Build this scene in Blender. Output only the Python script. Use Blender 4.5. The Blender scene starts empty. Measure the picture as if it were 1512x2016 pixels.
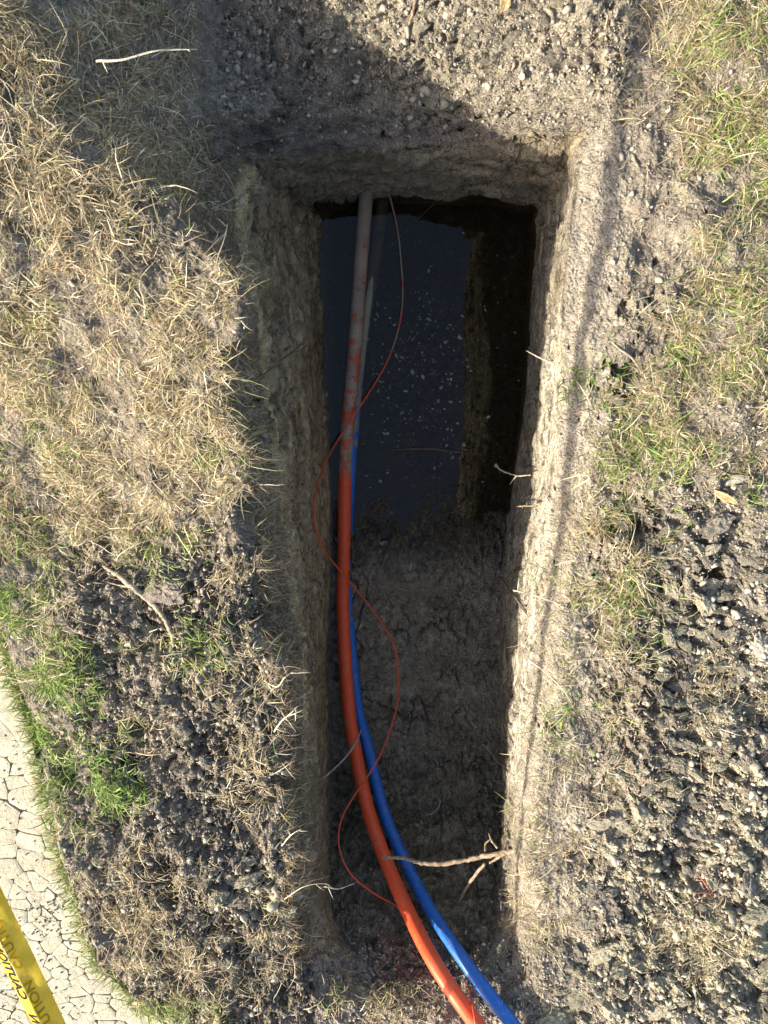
import bpy, bmesh, math, random
import numpy as np
from mathutils import Vector, Matrix

random.seed(7)
rng = np.random.default_rng(11)
SC = bpy.context.scene

# ------------------------------------------------------------------ camera
F, CX, CY, H = 1467.0, 756.0, 1008.0, 1.45
NADIR = (670.0, 720.0)
dn = np.array([(NADIR[0] - CX) / F, (CY - NADIR[1]) / F, -1.0]); dn /= np.linalg.norm(dn)
zc = -dn
yc = np.array([0, 1.0, 0]) - zc * zc[1]; yc /= np.linalg.norm(yc)
xc = np.cross(yc, zc)
RC2W = np.array([xc, yc, zc])            # rows = world axes seen from the camera => R @ v_cam = v_world
cam_d = bpy.data.cameras.new('camera'); cam = bpy.data.objects.new('camera', cam_d)
SC.collection.objects.link(cam)
cam_d.sensor_fit = 'HORIZONTAL'; cam_d.sensor_width = 36; cam_d.lens = 36 * F / 1512
cam_d.clip_start = 0.05; cam_d.clip_end = 300
M4 = Matrix.Identity(4)
for i in range(3):
    for j in range(3): M4[i][j] = RC2W[i][j]
M4[2][3] = H
cam.matrix_world = M4
SC.camera = cam

# ------------------------------------------------------------------ light
SUN_EL, SUN_AZ = math.radians(28.5), math.radians(22)      # azimuth below the -x axis
sun_to = Vector((-math.cos(SUN_AZ) * math.cos(SUN_EL), -math.sin(SUN_AZ) * math.cos(SUN_EL), math.sin(SUN_EL)))
sd = bpy.data.lights.new('sun', 'SUN'); sd.energy = 5.0; sd.angle = math.radians(0.45); sd.color = (1, .915, .76)
so = bpy.data.objects.new('sun', sd); SC.collection.objects.link(so)
so.rotation_euler = sun_to.to_track_quat('Z', 'Y').to_euler()
W = bpy.data.worlds.new('World'); SC.world = W; W.use_nodes = True
nt = W.node_tree; bgn = nt.nodes['Background']
sky = nt.nodes.new('ShaderNodeTexSky'); sky.sky_type = 'NISHITA'; sky.sun_disc = False
sky.sun_elevation = SUN_EL; sky.dust_density = 3.0; sky.ozone_density = .6
sky.sun_rotation = math.atan2(sun_to.x, sun_to.y)
nt.links.new(sky.outputs[0], bgn.inputs[0]); bgn.inputs[1].default_value = 0.15
SC.view_settings.view_transform = 'Standard'; SC.view_settings.look = 'None'
SC.view_settings.exposure = 1.12; SC.view_settings.gamma = 1.0
SC.view_settings.use_curve_mapping = False

# ------------------------------------------------------------------ helpers
def P(px, py, z):
    """world point at height z that lies under photo position px, py"""
    d = RC2W @ np.array([(px - CX) / F, (CY - py) / F, -1.0])
    t = (z - H) / d[2]
    return np.array([d[0] * t, d[1] * t, z])

def proj(p):
    p = np.asarray(p, float).copy(); p[..., 2] -= H
    c = p @ RC2W
    return CX + F * c[..., 0] / -c[..., 2], CY - F * c[..., 1] / -c[..., 2]

_perm = rng.permutation(256); _perm = np.concatenate([_perm, _perm, _perm]).astype(np.int64)
_g = rng.normal(size=(256, 3)); _g /= np.linalg.norm(_g, axis=1)[:, None]; _g = _g.astype(np.float32)
def noise(p, s, seed=0):
    q = (np.asarray(p, np.float32) * np.asarray(s, np.float32)) + seed * 17.31 + 500
    i = np.floor(q).astype(np.int64); f = (q - i).astype(np.float32)
    u = f * f * f * (f * (f * 6 - 15) + 10)
    i &= 255
    out = 0
    for dx in (0, 1):
        wx = u[:, 0] if dx else 1 - u[:, 0]
        a = _perm[i[:, 0] + dx]
        for dy in (0, 1):
            wy = u[:, 1] if dy else 1 - u[:, 1]
            b = _perm[a + i[:, 1] + dy]
            for dz in (0, 1):
                wz = u[:, 2] if dz else 1 - u[:, 2]
                h = _perm[b + i[:, 2] + dz] & 255
                g = _g[h]
                out = out + wx * wy * wz * (g[:, 0] * (f[:, 0] - dx) + g[:, 1] * (f[:, 1] - dy) + g[:, 2] * (f[:, 2] - dz))
    return out * 1.6
def fbm(p, s, o=4, seed=0, gain=.5, f=lambda v: v):
    r = 0; a = 1; s = np.array(s if np.ndim(s) else (s, s, s), float)
    for k in range(o):
        r = r + a * f(noise(p, s, seed + k)); s = s * 2.05; a *= gain
    return r
def smooth(a, b, x):
    t = np.clip((x - a) / (b - a), 0, 1); return t * t * (3 - 2 * t)
def voro(u, v, s, seed=0):
    """F1, F2-F1 of 2-D cells of size 1/s"""
    u = np.asarray(u) * s + 300; v = np.asarray(v) * s + 300
    iu = np.floor(u).astype(int); iv = np.floor(v).astype(int)
    f1 = np.full(u.shape, 9.0); f2 = np.full(u.shape, 9.0); cid = np.zeros(u.shape)
    for a in (-1, 0, 1):
        for b in (-1, 0, 1):
            h = _perm[(_perm[(iu + a + seed * 7) & 255] + iv + b) & 255]
            h2 = _perm[h + 91]
            d = np.hypot(iu + a + .1 + .8 * h / 255 - u, iv + b + .1 + .8 * h2 / 255 - v)
            n = d < f1
            f2 = np.where(n, f1, np.minimum(f2, d)); f1 = np.where(n, d, f1); cid = np.where(n, h, cid)
    return f1, f2 - f1, cid / 255

def pinpoly(x, y, poly):
    x = np.asarray(x, float); y = np.asarray(y, float); c = np.zeros(x.shape, bool)
    n = len(poly)
    for i in range(n):
        x1, y1 = poly[i]; x2, y2 = poly[(i + 1) % n]
        if y1 == y2: continue
        m = ((y1 > y) != (y2 > y)) & (x < (x2 - x1) * (y - y1) / (y2 - y1) + x1)
        c ^= m
    return c
def polydist(x, y, pts):
    d = np.full(np.shape(x), 1e9)
    for (x1, y1), (x2, y2) in zip(pts[:-1], pts[1:]):
        L = (x2 - x1) ** 2 + (y2 - y1) ** 2 + 1e-12
        t = np.clip(((x - x1) * (x2 - x1) + (y - y1) * (y2 - y1)) / L, 0, 1)
        d = np.minimum(d, np.hypot(x - x1 - t * (x2 - x1), y - y1 - t * (y2 - y1)))
    return d

def tag(o, label=None, cat=None, group=None, kind=None):
    if label: o['label'] = label
    if cat: o['category'] = cat
    if group: o['group'] = group
    if kind: o['kind'] = kind
    return o
def link(name, me, mat=None, parent=None, smooth_=False):
    o = bpy.data.objects.new(name, me); SC.collection.objects.link(o)
    if mat and not me.materials: me.materials.append(mat)
    if parent: o.parent = parent
    if smooth_: me.polygons.foreach_set('use_smooth', np.ones(len(me.polygons), bool))
    return o
def npmesh(name, V, Fc, col=None):
    """V (n,3); Fc (m,k) faces all with k corners; col (n,3) vertex colours"""
    me = bpy.data.meshes.new(name); V = np.asarray(V, np.float32); Fc = np.asarray(Fc, np.int32)
    me.vertices.add(len(V)); me.vertices.foreach_set('co', V.ravel())
    k = Fc.shape[1]
    me.loops.add(Fc.size); me.loops.foreach_set('vertex_index', Fc.ravel())
    me.polygons.add(len(Fc)); me.polygons.foreach_set('loop_start', np.arange(0, Fc.size, k, dtype=np.int32))
    me.polygons.foreach_set('loop_total', np.full(len(Fc), k, np.int32))
    if col is not None:
        a = me.color_attributes.new('Col', 'FLOAT_COLOR', 'POINT')
        c = np.ones((len(V), 4), np.float32); c[:, :3] = col
        a.data.foreach_set('color', c.ravel())
    me.update(calc_edges=True)
    return me

# ------------------------------------------------------------------ materials
class NT:
    def __init__(s, name):
        s.m = bpy.data.materials.new(name); s.m.use_nodes = True; s.t = s.m.node_tree
        s.b = s.t.nodes['Principled BSDF']; s.out = s.t.nodes['Material Output']
    def n(s, typ, **kw):
        x = s.t.nodes.new('ShaderNode' + typ)
        for k, v in kw.items():
            if k in x.inputs: x.inputs[k].default_value = v
            else: setattr(x, k, v)
        return x
    def l(s, a, b): s.t.links.new(a, b)
    def pos(s, scale=(1, 1, 1)):
        g = s.n('NewGeometry'); m = s.n('VectorMath', operation='MULTIPLY'); m.inputs[1].default_value = scale
        s.l(g.outputs['Position'], m.inputs[0]); return m.outputs[0]
    def noise(s, vec, scale, detail=6, rough=.6):
        x = s.n('TexNoise'); x.inputs['Scale'].default_value = scale; x.inputs['Detail'].default_value = detail
        x.inputs['Roughness'].default_value = rough; s.l(vec, x.inputs['Vector']); return x.outputs['Fac']
    def ramp(s, fac, stops):
        r = s.n('ValToRGB'); e = r.color_ramp.elements
        while len(e) < len(stops): e.new(.5)
        for q, (p, c) in zip(e, stops): q.position = p; q.color = (c[0], c[1], c[2], 1) if np.ndim(c) else (c, c, c, 1)
        s.l(fac, r.inputs[0]); return r.outputs[0]
    def mul(s, a, b, f=1.0, mode='MULTIPLY'):
        x = s.n('MixRGB', blend_type=mode); x.inputs[0].default_value = f
        s.l(a, x.inputs[1])
        if isinstance(b, tuple): x.inputs[2].default_value = (*b, 1)
        else: s.l(b, x.inputs[2])
        return x.outputs[0]
    def bump(s, h, dist, strength=1.0, prev=None):
        b = s.n('Bump'); b.inputs['Distance'].default_value = dist; b.inputs['Strength'].default_value = strength
        s.l(h, b.inputs['Height'])
        if prev is not None: s.l(prev, b.inputs['Normal'])
        return b.outputs[0]

def soil_material(name, streak=False, rough=.95, crack=0.0, crumb=1.0, cscale=18):
    t = NT(name); a = t.n('VertexColor', layer_name='Col')
    v = t.pos((1, 1, 1)); vs = t.pos((1, .28, 1)) if streak else v
    n1 = t.noise(vs, 60, 6, .7); n2 = t.noise(v, 330, 3, .7); n3 = t.noise(v, 9, 4, .6)
    # wandering coordinates
    wn = t.n('TexNoise'); wn.inputs['Scale'].default_value = 24; wn.inputs['Detail'].default_value = 5; t.l(v, wn.inputs['Vector'])
    sc = t.n('VectorMath', operation='SCALE'); t.l(wn.outputs['Color'], sc.inputs[0]); sc.inputs['Scale'].default_value = .055
    wv = t.n('VectorMath', operation='ADD'); t.l(vs, wv.inputs[0]); t.l(sc.outputs[0], wv.inputs[1])
    c = t.mul(a.outputs[0], t.ramp(n1, [(.3, .70), (.5, 1.0), (.72, 1.35)]))
    c = t.mul(c, t.ramp(n2, [(.35, .76), (.55, 1.03), (.68, 1.35)]))
    c = t.mul(c, t.ramp(n3, [(.35, (.86, .84, .82)), (.65, (1.12, 1.1, 1.06))]))
    vo = t.n('TexVoronoi'); vo.inputs['Scale'].default_value = 150; t.l(v, vo.inputs['Vector'])
    g = t.ramp(vo.outputs['Distance'], [(.10, 1.0), (.16, 0.0)])
    n4 = t.noise(v, 30, 3, .5); gm = t.mul(g, t.ramp(n4, [(.5, 0.0), (.62, .7)]))
    mx = t.n('MixRGB'); t.l(gm, mx.inputs[0]); t.l(c, mx.inputs[1]); mx.inputs[2].default_value = (.46, .42, .31, 1)
    t.l(mx.outputs[0], t.b.inputs['Base Color'])
    b = t.bump(n1, .010)
    if crumb:
        for sc_, dd in ((135, .0075),):
            w2 = t.n('VectorMath', operation='ADD'); sc2 = t.n('VectorMath', operation='SCALE'); t.l(wn.outputs['Color'], sc2.inputs[0]); sc2.inputs['Scale'].default_value = .02
            t.l(v, w2.inputs[0]); t.l(sc2.outputs[0], w2.inputs[1])
            vc = t.n('TexVoronoi', feature='F1'); vc.inputs['Scale'].default_value = sc_; t.l(w2.outputs[0], vc.inputs['Vector'])
            b = t.bump(t.ramp(vc.outputs['Distance'], [(.05, 1.0), (.7, 0.0)]), dd * crumb, 1, b)
    b = t.bump(n2, .0030, 1, b)
    if crack:
        for sc_, thr in ((cscale * 1.7, .045),):
            ve = t.n('TexVoronoi', feature='DISTANCE_TO_EDGE'); ve.inputs['Scale'].default_value = sc_; t.l(wv.outputs[0], ve.inputs['Vector'])
            ed = t.ramp(ve.outputs['Distance'], [(0, 0.0), (thr, 1.0)])
            mk = t.ramp(t.noise(v, sc_ * .55, 3, .6), [(.46, 1.0), (.60, 0.0)])
            li = t.mul(ed, mk, 1.0, 'LIGHTEN'); b = t.bump(li, crack, 1, b)
    t.l(b, t.b.inputs['Normal'])
    t.b.inputs['Roughness'].default_value = rough; t.b.inputs['Specular IOR Level'].default_value = .12
    return t.m
M = {}
M['soil'] = soil_material('soil')
M['cut_soil'] = soil_material('cut_soil', streak=True, crack=.012, crumb=.35, cscale=15)
M['floor_soil'] = soil_material('floor_soil', rough=.85, crack=.012, crumb=.8, cscale=17)

def vcol_material(name, rough=.75, transl=0.0, spec=.25):
    t = NT(name); a = t.n('VertexColor', layer_name='Col')
    v = t.pos(); n = t.noise(v, 120, 3, .6)
    c = t.mul(a.outputs[0], t.ramp(n, [(.3, .75), (.7, 1.25)]))
    t.l(c, t.b.inputs['Base Color']); t.b.inputs['Roughness'].default_value = rough
    t.b.inputs['Specular IOR Level'].default_value = spec
    if transl:
        tr = t.n('BsdfTranslucent'); t.l(c, tr.inputs[0]); mx = t.n('MixShader'); mx.inputs[0].default_value = transl
        t.l(t.b.outputs[0], mx.inputs[1]); t.l(tr.outputs[0], mx.inputs[2]); t.l(mx.outputs[0], t.out.inputs[0])
    return t.m
M['grass'] = vcol_material('grass_blades', .6, .25)
M['fibre'] = vcol_material('root_fibre', .8, .1)
M['crumb'] = vcol_material('soil_crumbs', .95, 0, .1)

def rock_material(name, c1, c2, scale=60, bump=.004, rough=.9):
    t = NT(name); tc = t.n('TexCoord'); oi = t.n('ObjectInfo')
    ad = t.n('VectorMath', operation='ADD'); t.l(tc.outputs['Object'], ad.inputs[0])
    mu = t.n('VectorMath', operation='SCALE'); mu.inputs[0].default_value = (7, 3, 5); t.l(oi.outputs['Random'], mu.inputs['Scale'])
    t.l(mu.outputs[0], ad.inputs[1]); v = ad.outputs[0]
    n1 = t.noise(v, 2.2, 8, .65); n2 = t.noise(v, 12, 6, .7)
    c = t.ramp(n1, [(.36, c1), (.64, c2)]); c = t.mul(c, t.ramp(n2, [(.32, .6), (.5, 1.0), (.7, 1.35)]))
    r = t.ramp(oi.outputs['Random'], [(0, .8), (1, 1.2)]); c = t.mul(c, r)
    t.l(c, t.b.inputs['Base Color']); t.b.inputs['Roughness'].default_value = rough; t.b.inputs['Specular IOR Level'].default_value = .15
    b = t.bump(n1, .008); b = t.bump(n2, .008, 1, b); b = t.bump(t.noise(v, 45, 3, .6), .004, 1, b); t.l(b, t.b.inputs['Normal'])
    return t.m
M['clod_grey'] = rock_material('grey_clod', (.29, .26, .21), (.48, .43, .34))
M['clod_pale'] = rock_material('pale_limestone', (.42, .375, .26), (.66, .60, .44))
M['clod_white'] = rock_material('white_limestone', (.55, .52, .43), (.78, .75, .64))
M['clod_pink'] = rock_material('pinkish_clod', (.33, .27, .22), (.48, .41, .35))

def wood_material(name, c1, c2, rough=.85, scale=90):
    t = NT(name); v = t.pos(); n = t.noise(v, scale, 6, .65); n2 = t.noise(v, scale * 5, 4, .6)
    c = t.ramp(n, [(.35, c1), (.65, c2)]); c = t.mul(c, t.ramp(n2, [(.3, .6), (.7, 1.3)]))
    t.l(c, t.b.inputs['Base Color']); t.b.inputs['Roughness'].default_value = rough
    t.l(t.bump(n2, .002), t.b.inputs['Normal']); return t.m
M['root_pale'] = wood_material('pale_root', (.34, .28, .20), (.62, .55, .44))
M['root_brown'] = wood_material('brown_root', (.17, .11, .065), (.44, .34, .24))
M['root_dark'] = wood_material('dark_root', (.07, .045, .03), (.17, .12, .08))
M['root_red'] = wood_material('red_root', (.22, .06, .04), (.34, .12, .08))
M['stick_grey'] = wood_material('grey_stick', (.24, .18, .11), (.48, .41, .31))
M['leaf'] = wood_material('dry_leaf', (.38, .22, .09), (.62, .45, .24), .7)

# ------------------------------------------------------------------ terrain cage (photo position, height)
cage = {
 'B': [(820,1935,-.06),(705,1880,-.11),(655,1790,-.23),(648,1600,-.46),(647,1400,-.55),(648,1200,-.585),(655,1000,-.617),(652,780,-.66),(648,560,-.68),(650,450,-.68),
       (674,410,-.67),(850,402,-.67),(1026,414,-.67),(1048,445,-.68),(1042,560,-.68),(1030,780,-.66),(1003,1000,-.617),(985,1200,-.585),(985,1400,-.55),(990,1560,-.46),(982,1700,-.31),(960,1880,-.09)],
 'D': [(812,1968,-.035),(665,1915,-.05),(615,1820,-.08),(606,1620,-.12),(598,1400,-.13),(580,1200,-.13),(560,1000,-.12),(520,760,-.12),(482,560,-.12),(480,345,-.18),
       (532,322,-.28),(850,300,-.28),(1095,276,-.09),(1140,285,-.03),(1112,520,-.02),(1100,780,-.03),(1083,1000,-.04),(1058,1200,-.05),(1030,1400,-.07),(1008,1560,-.12),(1000,1700,-.13),(1000,1895,-.05)],
 'E': [(810,2030,-.005),(600,1965,0),(560,1850,.0),(548,1640,.02),(545,1400,.02),(505,1200,.04),(490,1000,.07),(445,760,.155),(440,560,.225),(310,300,.03),
       (560,190,-.25),(830,170,-.20),(1040,225,-.12),(1180,250,0),(1165,500,.0),(1160,780,.0),(1140,1000,0),(1110,1200,.01),(1080,1400,.01),(1050,1560,0),(1040,1700,0),(1055,1910,0)],
 'F': [(800,2250,0),(450,2150,0),(420,1900,.02),(400,1650,.03),(350,1400,.03),(300,1200,.03),(300,1000,.03),(260,760,.13),(260,560,.205),(200,150,.04),
       (430,-60,-.13),(780,-90,-.06),(1020,-60,0),(1260,80,.02),(1350,420,.03),(1320,780,.02),(1300,1000,.02),(1290,1200,.02),(1280,1400,.02),(1270,1560,.02),(1270,1720,.02),(1200,2000,.02)],
 'G': [(800,2900,0),(0,2900,0),(-150,2200,0),(-250,1750,0),(-350,1400,0),(-400,1200,.0),(-400,1000,.0),(-400,760,.05),(-400,500,.12),(-350,-350,.2),
       (350,-500,-.05),(800,-500,0),(1150,-500,0),(1900,-500,.02),(2000,300,.03),(2000,700,.02),(2000,950,.02),(2000,1200,.02),(2000,1450,.02),(2000,1700,.02),(2050,2050,.02),(1750,2700,.02)],
}
K = 22
cw = {k: np.array([P(*q) for q in v]) for k, v in cage.items()}
# centre line of the floor
Bm = cw['B'].copy(); mirror = [(K - i) % K for i in range(K)]
Ac = (Bm + Bm[mirror]) / 2
Ac[10] = Ac[12] = Ac[13]; Ac[11] = Ac[13] + (cw['B'][11] - Ac[13]) * .3; Ac[9] = Ac[13]
for i in range(K): Ac[i, 2] -= .004
cw['A'] = Ac
ang = [math.atan2(p[1] + .35, p[0]) for p in cw['G']]
cw['H'] = np.array([(60 * math.cos(a), 60 * math.sin(a), -.1) for a in ang])
# angular spread for far ring is monotone around the trench
def ring_eval(ctrl, ts):
    i = np.floor(ts).astype(int) % K; f = (ts - np.floor(ts))[:, None]
    p0, p1, p2, p3 = (ctrl[(i + d) % K] for d in (-1, 0, 1, 2))
    return .5 * (2 * p1 + (p2 - p0) * f + (2 * p0 - 5 * p1 + 4 * p2 - p3) * f ** 2 + (3 * p1 - p0 - 3 * p2 + p3) * f ** 3)
NA = 1300
# distribute samples by lip length (blend of E and B)
tt = np.linspace(0, K, 4000); arc = np.cumsum(np.r_[0, np.linalg.norm(np.diff(ring_eval(.6 * cw['E'] + .4 * cw['F'], tt), axis=0), axis=1)])
arc += .02 * tt
ts = np.interp(np.linspace(0, arc[-1], NA + 1)[:-1], arc, tt)
R_ = {k: ring_eval(v, ts) for k, v in cw.items()}
_lf = smooth(1.2, 2.2, ts) * (1 - smooth(8.4, 9.2, ts)); _rt = smooth(13.5, 14.5, ts) * (1 - smooth(20.3, 21.2, ts))
def n1(y, f, sd_): return noise(np.stack([y * 0 + 3.3, y, y * 0], 1), (1, f, 1), sd_)
for _k, _a in (('E', .030), ('D', .012), ('B', .006)):
    _y = R_[_k][:, 1]; R_[_k][:, 0] += _a * _lf * (n1(_y, 8, 201) + .5 * n1(_y, 21, 202)) + _a * .35 * _rt * (n1(_y, 10, 203) + .5 * n1(_y, 26, 204))
def lerp(a, b, n, pw=1.0, end=False):
    s = np.linspace(0, 1, n + 1)[:None if end else -1] ** pw
    return [a * (1 - q) + b * q for q in s]
rows = []; lev = []
def add(a, b, n, base, pw=1.0, end=False):
    r = lerp(R_[a], R_[b], n, pw, end); rows.extend(r)
    lev.extend(list(base + np.linspace(0, 1, n + 1)[:None if end else -1]))
add('A', 'B', 95, 0); add('B', 'D', 165, 1); add('D', 'E', 34, 2); add('E', 'F', 80, 3); add('F', 'G', 95, 4); add('G', 'H', 14, 5, 2.5, True)
G3 = np.array(rows); NR = len(rows); lev = np.array(lev)
# soften the profile creases (not the foot of the cut walls)
for it in range(10):
    for a in range(1, NR - 1):
        pass
    sel = (lev > 2.04) & (lev < 4.9); idx = np.where(sel)[0]
    G3[idx] = .5 * G3[idx] + .25 * (G3[idx - 1] + G3[idx + 1])
sel = (lev > .9) & (lev < 1.08); idx = np.where(sel)[0]
for it in range(3): G3[idx] = .5 * G3[idx] + .25 * (G3[idx - 1] + G3[idx + 1])

LV = np.repeat(lev[:, None], NA, 1)
TS = np.repeat(ts[None, :], NR, 0)
du = np.roll(G3, -1, 1) - np.roll(G3, 1, 1); dv = np.gradient(G3, axis=0)
NN = np.cross(dv, du); NN /= np.linalg.norm(NN, axis=2)[..., None] + 1e-9
NN *= np.where(NN[..., 2:3].mean() < 0, -1, 1)
X = G3.reshape(-1, 3); N_ = NN.reshape(-1, 3); L = LV.ravel(); T = TS.ravel()
PX, PY = proj(X)
wall = smooth(1.02, 1.12, L) * (1 - smooth(1.95, 2.2, L))
flo = 1 - smooth(.95, 1.05, L)
gnd = smooth(2.0, 2.6, L)
near = 1 - smooth(5.0, 5.4, L)
left = (T > 1.5) & (T < 9.3); right = (T > 13.0) & (T < 20.5); endw = (T >= 9.3) & (T <= 13.0)
endness = smooth(9.0, 9.6, T) * (1 - smooth(12.7, 13.2, T))

# path line on the lower left (photo positions): grass edge and joint line
PATH_EDGE = [(-420, 700), (-150, 1020), (-30, 1210), (12, 1300), (48, 1420), (85, 1560), (118, 1690), (152, 1800), (196, 1905), (285, 1995), (420, 2080), (640, 2240), (900, 2500)]
PE = [tuple(P(x, y, 0)[:2]) for x, y in PATH_EDGE]
PPOLY = PE + [(2.0, -9), (-9, -9), (-9, 3.0)]
inpath = pinpoly(X[:, 0], X[:, 1], PPOLY)
pd = polydist(X[:, 0], X[:, 1], PE)
psd = np.where(inpath, -pd, pd)

d = np.zeros(len(X))
sl = L > 0
warp = np.stack([noise(X, 14, 1), noise(X, 14, 2), noise(X, 14, 3)], 1) * .012
Xw = X + warp
# ground: lumps and crumbly relief
lump = fbm(Xw, 9, 3, 5); big = fbm(X, 3.2, 2, 8)
bil = fbm(Xw, 38, 4, 12, .55, lambda v: 1 - 2.6 * np.abs(v))
bare = np.clip(smooth(1130, 1260, PX) * smooth(900, 1150, PY) + (PX < 620) * smooth(950, 1150, PY) * smooth(60, 200, PX) + smooth(260, 120, PY) * (PX > 430) * (PX < 1240), 0, 1)
d += gnd * near * (.022 * lump + (.0035 + .0065 * bare) * (bil - .5) + .02 * big * smooth(3.3, 4.5, L))
# clod cells in the rough ground
f1, f21, cid = voro(Xw[:, 0] * 1.1 + .5 * Xw[:, 1], Xw[:, 1], 26, 3)
cl = smooth(.05, .32, f21) * (.35 + .65 * cid)
rough_zone = smooth(1130, 1260, PX) * smooth(800, 1150, PY) + (PX < 620) * smooth(950, 1150, PY) * smooth(60, 200, PX) + .7 * smooth(230, 100, PY) * (PX > 500) * (PX < 1230)
rough_zone = np.clip(rough_zone, 0, 1.2)
d += gnd * near * rough_zone * (.013 * cl - .005 + .012 * fbm(Xw, 26, 3, 17, .6))
# cut walls: drag streaks along the trench, chunks torn out, cracks
along = np.where(endness > .5, X[:, 0], X[:, 1])
Q = np.stack([along * .16, np.where(endness > .5, X[:, 1], X[:, 0]), X[:, 2]], 1)
st1 = fbm(Q + warp * .9, 75, 4, 21, .6); st2 = fbm(X, 13, 4, 25, .55)
chunk = smooth(.12, .42, fbm(Q * [1.8, 1, 1], 16, 3, 31))
d += wall * near * (.0026 * st1 + (.006 + .004 * left) * st2 - .010 * chunk * smooth(.0, .3, noise(X, 5, 33)))
g1, g21, gid = voro(along * .5 + .25 * X[:, 2] + warp[:, 0] * 2.5, X[:, 2] + warp[:, 1] * 2.5, 17, 5)
crackw = smooth(.10, .02, g21) * smooth(-.15, .15, noise(X, 7, 41))
d -= wall * .015 * crackw
q1, q21, qid = voro(along * .3 + .6 * X[:, 2] + warp[:, 1] * 4, X[:, 2] + .15 * along + warp[:, 0] * 4, 34, 9)
d -= wall * .008 * smooth(.16, .03, q21) * smooth(.0, .3, noise(X, 9, 42)); d -= wall * .012 * smooth(.30, .5, noise(X, 34, 43))
scr = noise(np.stack([along * 1.2 + X[:, 2] * .9, X[:, 2] * 1.0 - along * .3, X[:, 0] * 0], 1), (9, 90, 1), 47); d += wall * .0016 * scr
# horizontal ledges across the end wall
d += wall * endness * .012 * np.sin(X[:, 2] * 46 + 2.2 * noise(X, 6, 44))
d += left * near * smooth(1.55, 1.85, L) * (1 - smooth(2.5, 2.9, L)) * .013 * fbm(X + warp * 1.5, (26, 12, 26), 4, 66, .6, lambda v: .4 - 1.6 * np.abs(v))
d += endness * near * smooth(1.85, 2.1, L) * (1 - smooth(2.9, 3.3, L)) * (.022 * fbm(X + warp, (7, 34, 20), 4, 61, .55, lambda v: .4 - 1.6 * np.abs(v)))
# floor: broken, cracked clay, smoother toward the water
wf = warp * 4.5 + np.stack([noise(X, 45, 4), noise(X, 45, 5), noise(X, 45, 6)], 1) * .006
h1, h21, hid = voro(X[:, 0] + wf[:, 0], X[:, 1] + wf[:, 1], 15, 6)
k1, k21, kid = voro(X[:, 0] + wf[:, 0], X[:, 1] + wf[:, 1], 34, 8)
fl_amt = smooth(1000, 1200, PY)
cr = smooth(.10, .02, h21) * smooth(-.2, .15, noise(X, 8, 59)) + .6 * smooth(.07, 0, k21) * smooth(1380, 1500, PY)
d += flo * (.010 * fbm(X, 12, 3, 51) + .0045 * (fbm(X, 45, 3, 55, .6, lambda v: 1 - 2 * np.abs(v)) - .5)
            - .016 * np.clip(cr, 0, 1) * fl_amt + .008 * (hid - .5) * smooth(1350, 1550, PY) + .020 * fbm(X, 20, 4, 57, .6) * smooth(1420, 1560, PY) + .010 * fbm(X, 30, 4, 58, .6, lambda v: .4 - 1.6 * np.abs(v)) * smooth(1180, 1040, PY))
d += flo * smooth(990, 1060, PY) * smooth(1180, 1080, PY) * .012 * (bil - .3)
d *= 1 - .5 * right * smooth(2.0, 2.3, L) * (1 - smooth(2.9, 3.4, L))
X2 = X + N_ * d[:, None]
# flatten beneath the path
pf = smooth(.03, -.015, psd) * gnd
X2[:, 2] = X2[:, 2] * (1 - pf) + (-.03) * pf
# holes and hollows seen on the right bank and left bank (photo position, radius m, depth m)
for hx, hy, r, dep in [(1288,515,.010,.03),(1283,590,.016,.03),(1225,610,.018,.03),(1235,735,.028,.05),(1195,1040,.022,.05),(1255,1035,.035,.06),(1400,1130,.03,.05),(1425,1500,.04,.05),
                       (1090,1430,.012,.03),(1320,1700,.03,.05),(330,1700,.03,.05),(350,1740,.03,.05),(430,1800,.035,.05),(280,1430,.03,.04),(1470,1385,.035,.05),(1215,1620,.02,.04),(880,182,.03,.035),(1345,1940,.03,.04),(1080,2000,.03,.03),
                       (1210,1360,.02,.03),(1170,1690,.02,.03),(560,1960,.035,.04)]:
    c = P(hx, hy, 0); rr = np.hypot(X[:, 0] - c[0], X[:, 1] - c[1]) * (1 + .75 * noise(X, 46, 71) + .7 * noise(X, 110, 72))
    X2[:, 2] -= dep * .8 * smooth(r * 1.1, r * .25, rr) * gnd
# the conduits lie in a shallow groove where they leave the trench
for pts, rr0 in (([(762,1700,-.255),(806,1800,-.145),(858,1900,-.03),(930,2005,.045),(1010,2110,.07),(1130,2260,.06)], .018), ([(800,1700,-.29),(853,1800,-.16),(920,1900,-.05),(1000,2005,.025),(1085,2110,.05),(1215,2260,.045)], .016)):
    pw_ = np.array([P(*q) for q in pts])
    for a, b in zip(pw_[:-1], pw_[1:]):
        ab = b - a; tq_ = np.clip(((X2[:, 0] - a[0]) * ab[0] + (X2[:, 1] - a[1]) * ab[1]) / (ab[0] ** 2 + ab[1] ** 2), 0, 1)
        dq = np.hypot(X2[:, 0] - a[0] - tq_ * ab[0], X2[:, 1] - a[1] - tq_ * ab[1])
        lim = a[2] + tq_ * ab[2] - rr0 * .8 + np.clip(dq - rr0 * 1.3, 0, None) * 1.2
        near_ = dq < .07
        X2[:, 2] = np.where(near_, np.minimum(X2[:, 2], lim), X2[:, 2])
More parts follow.
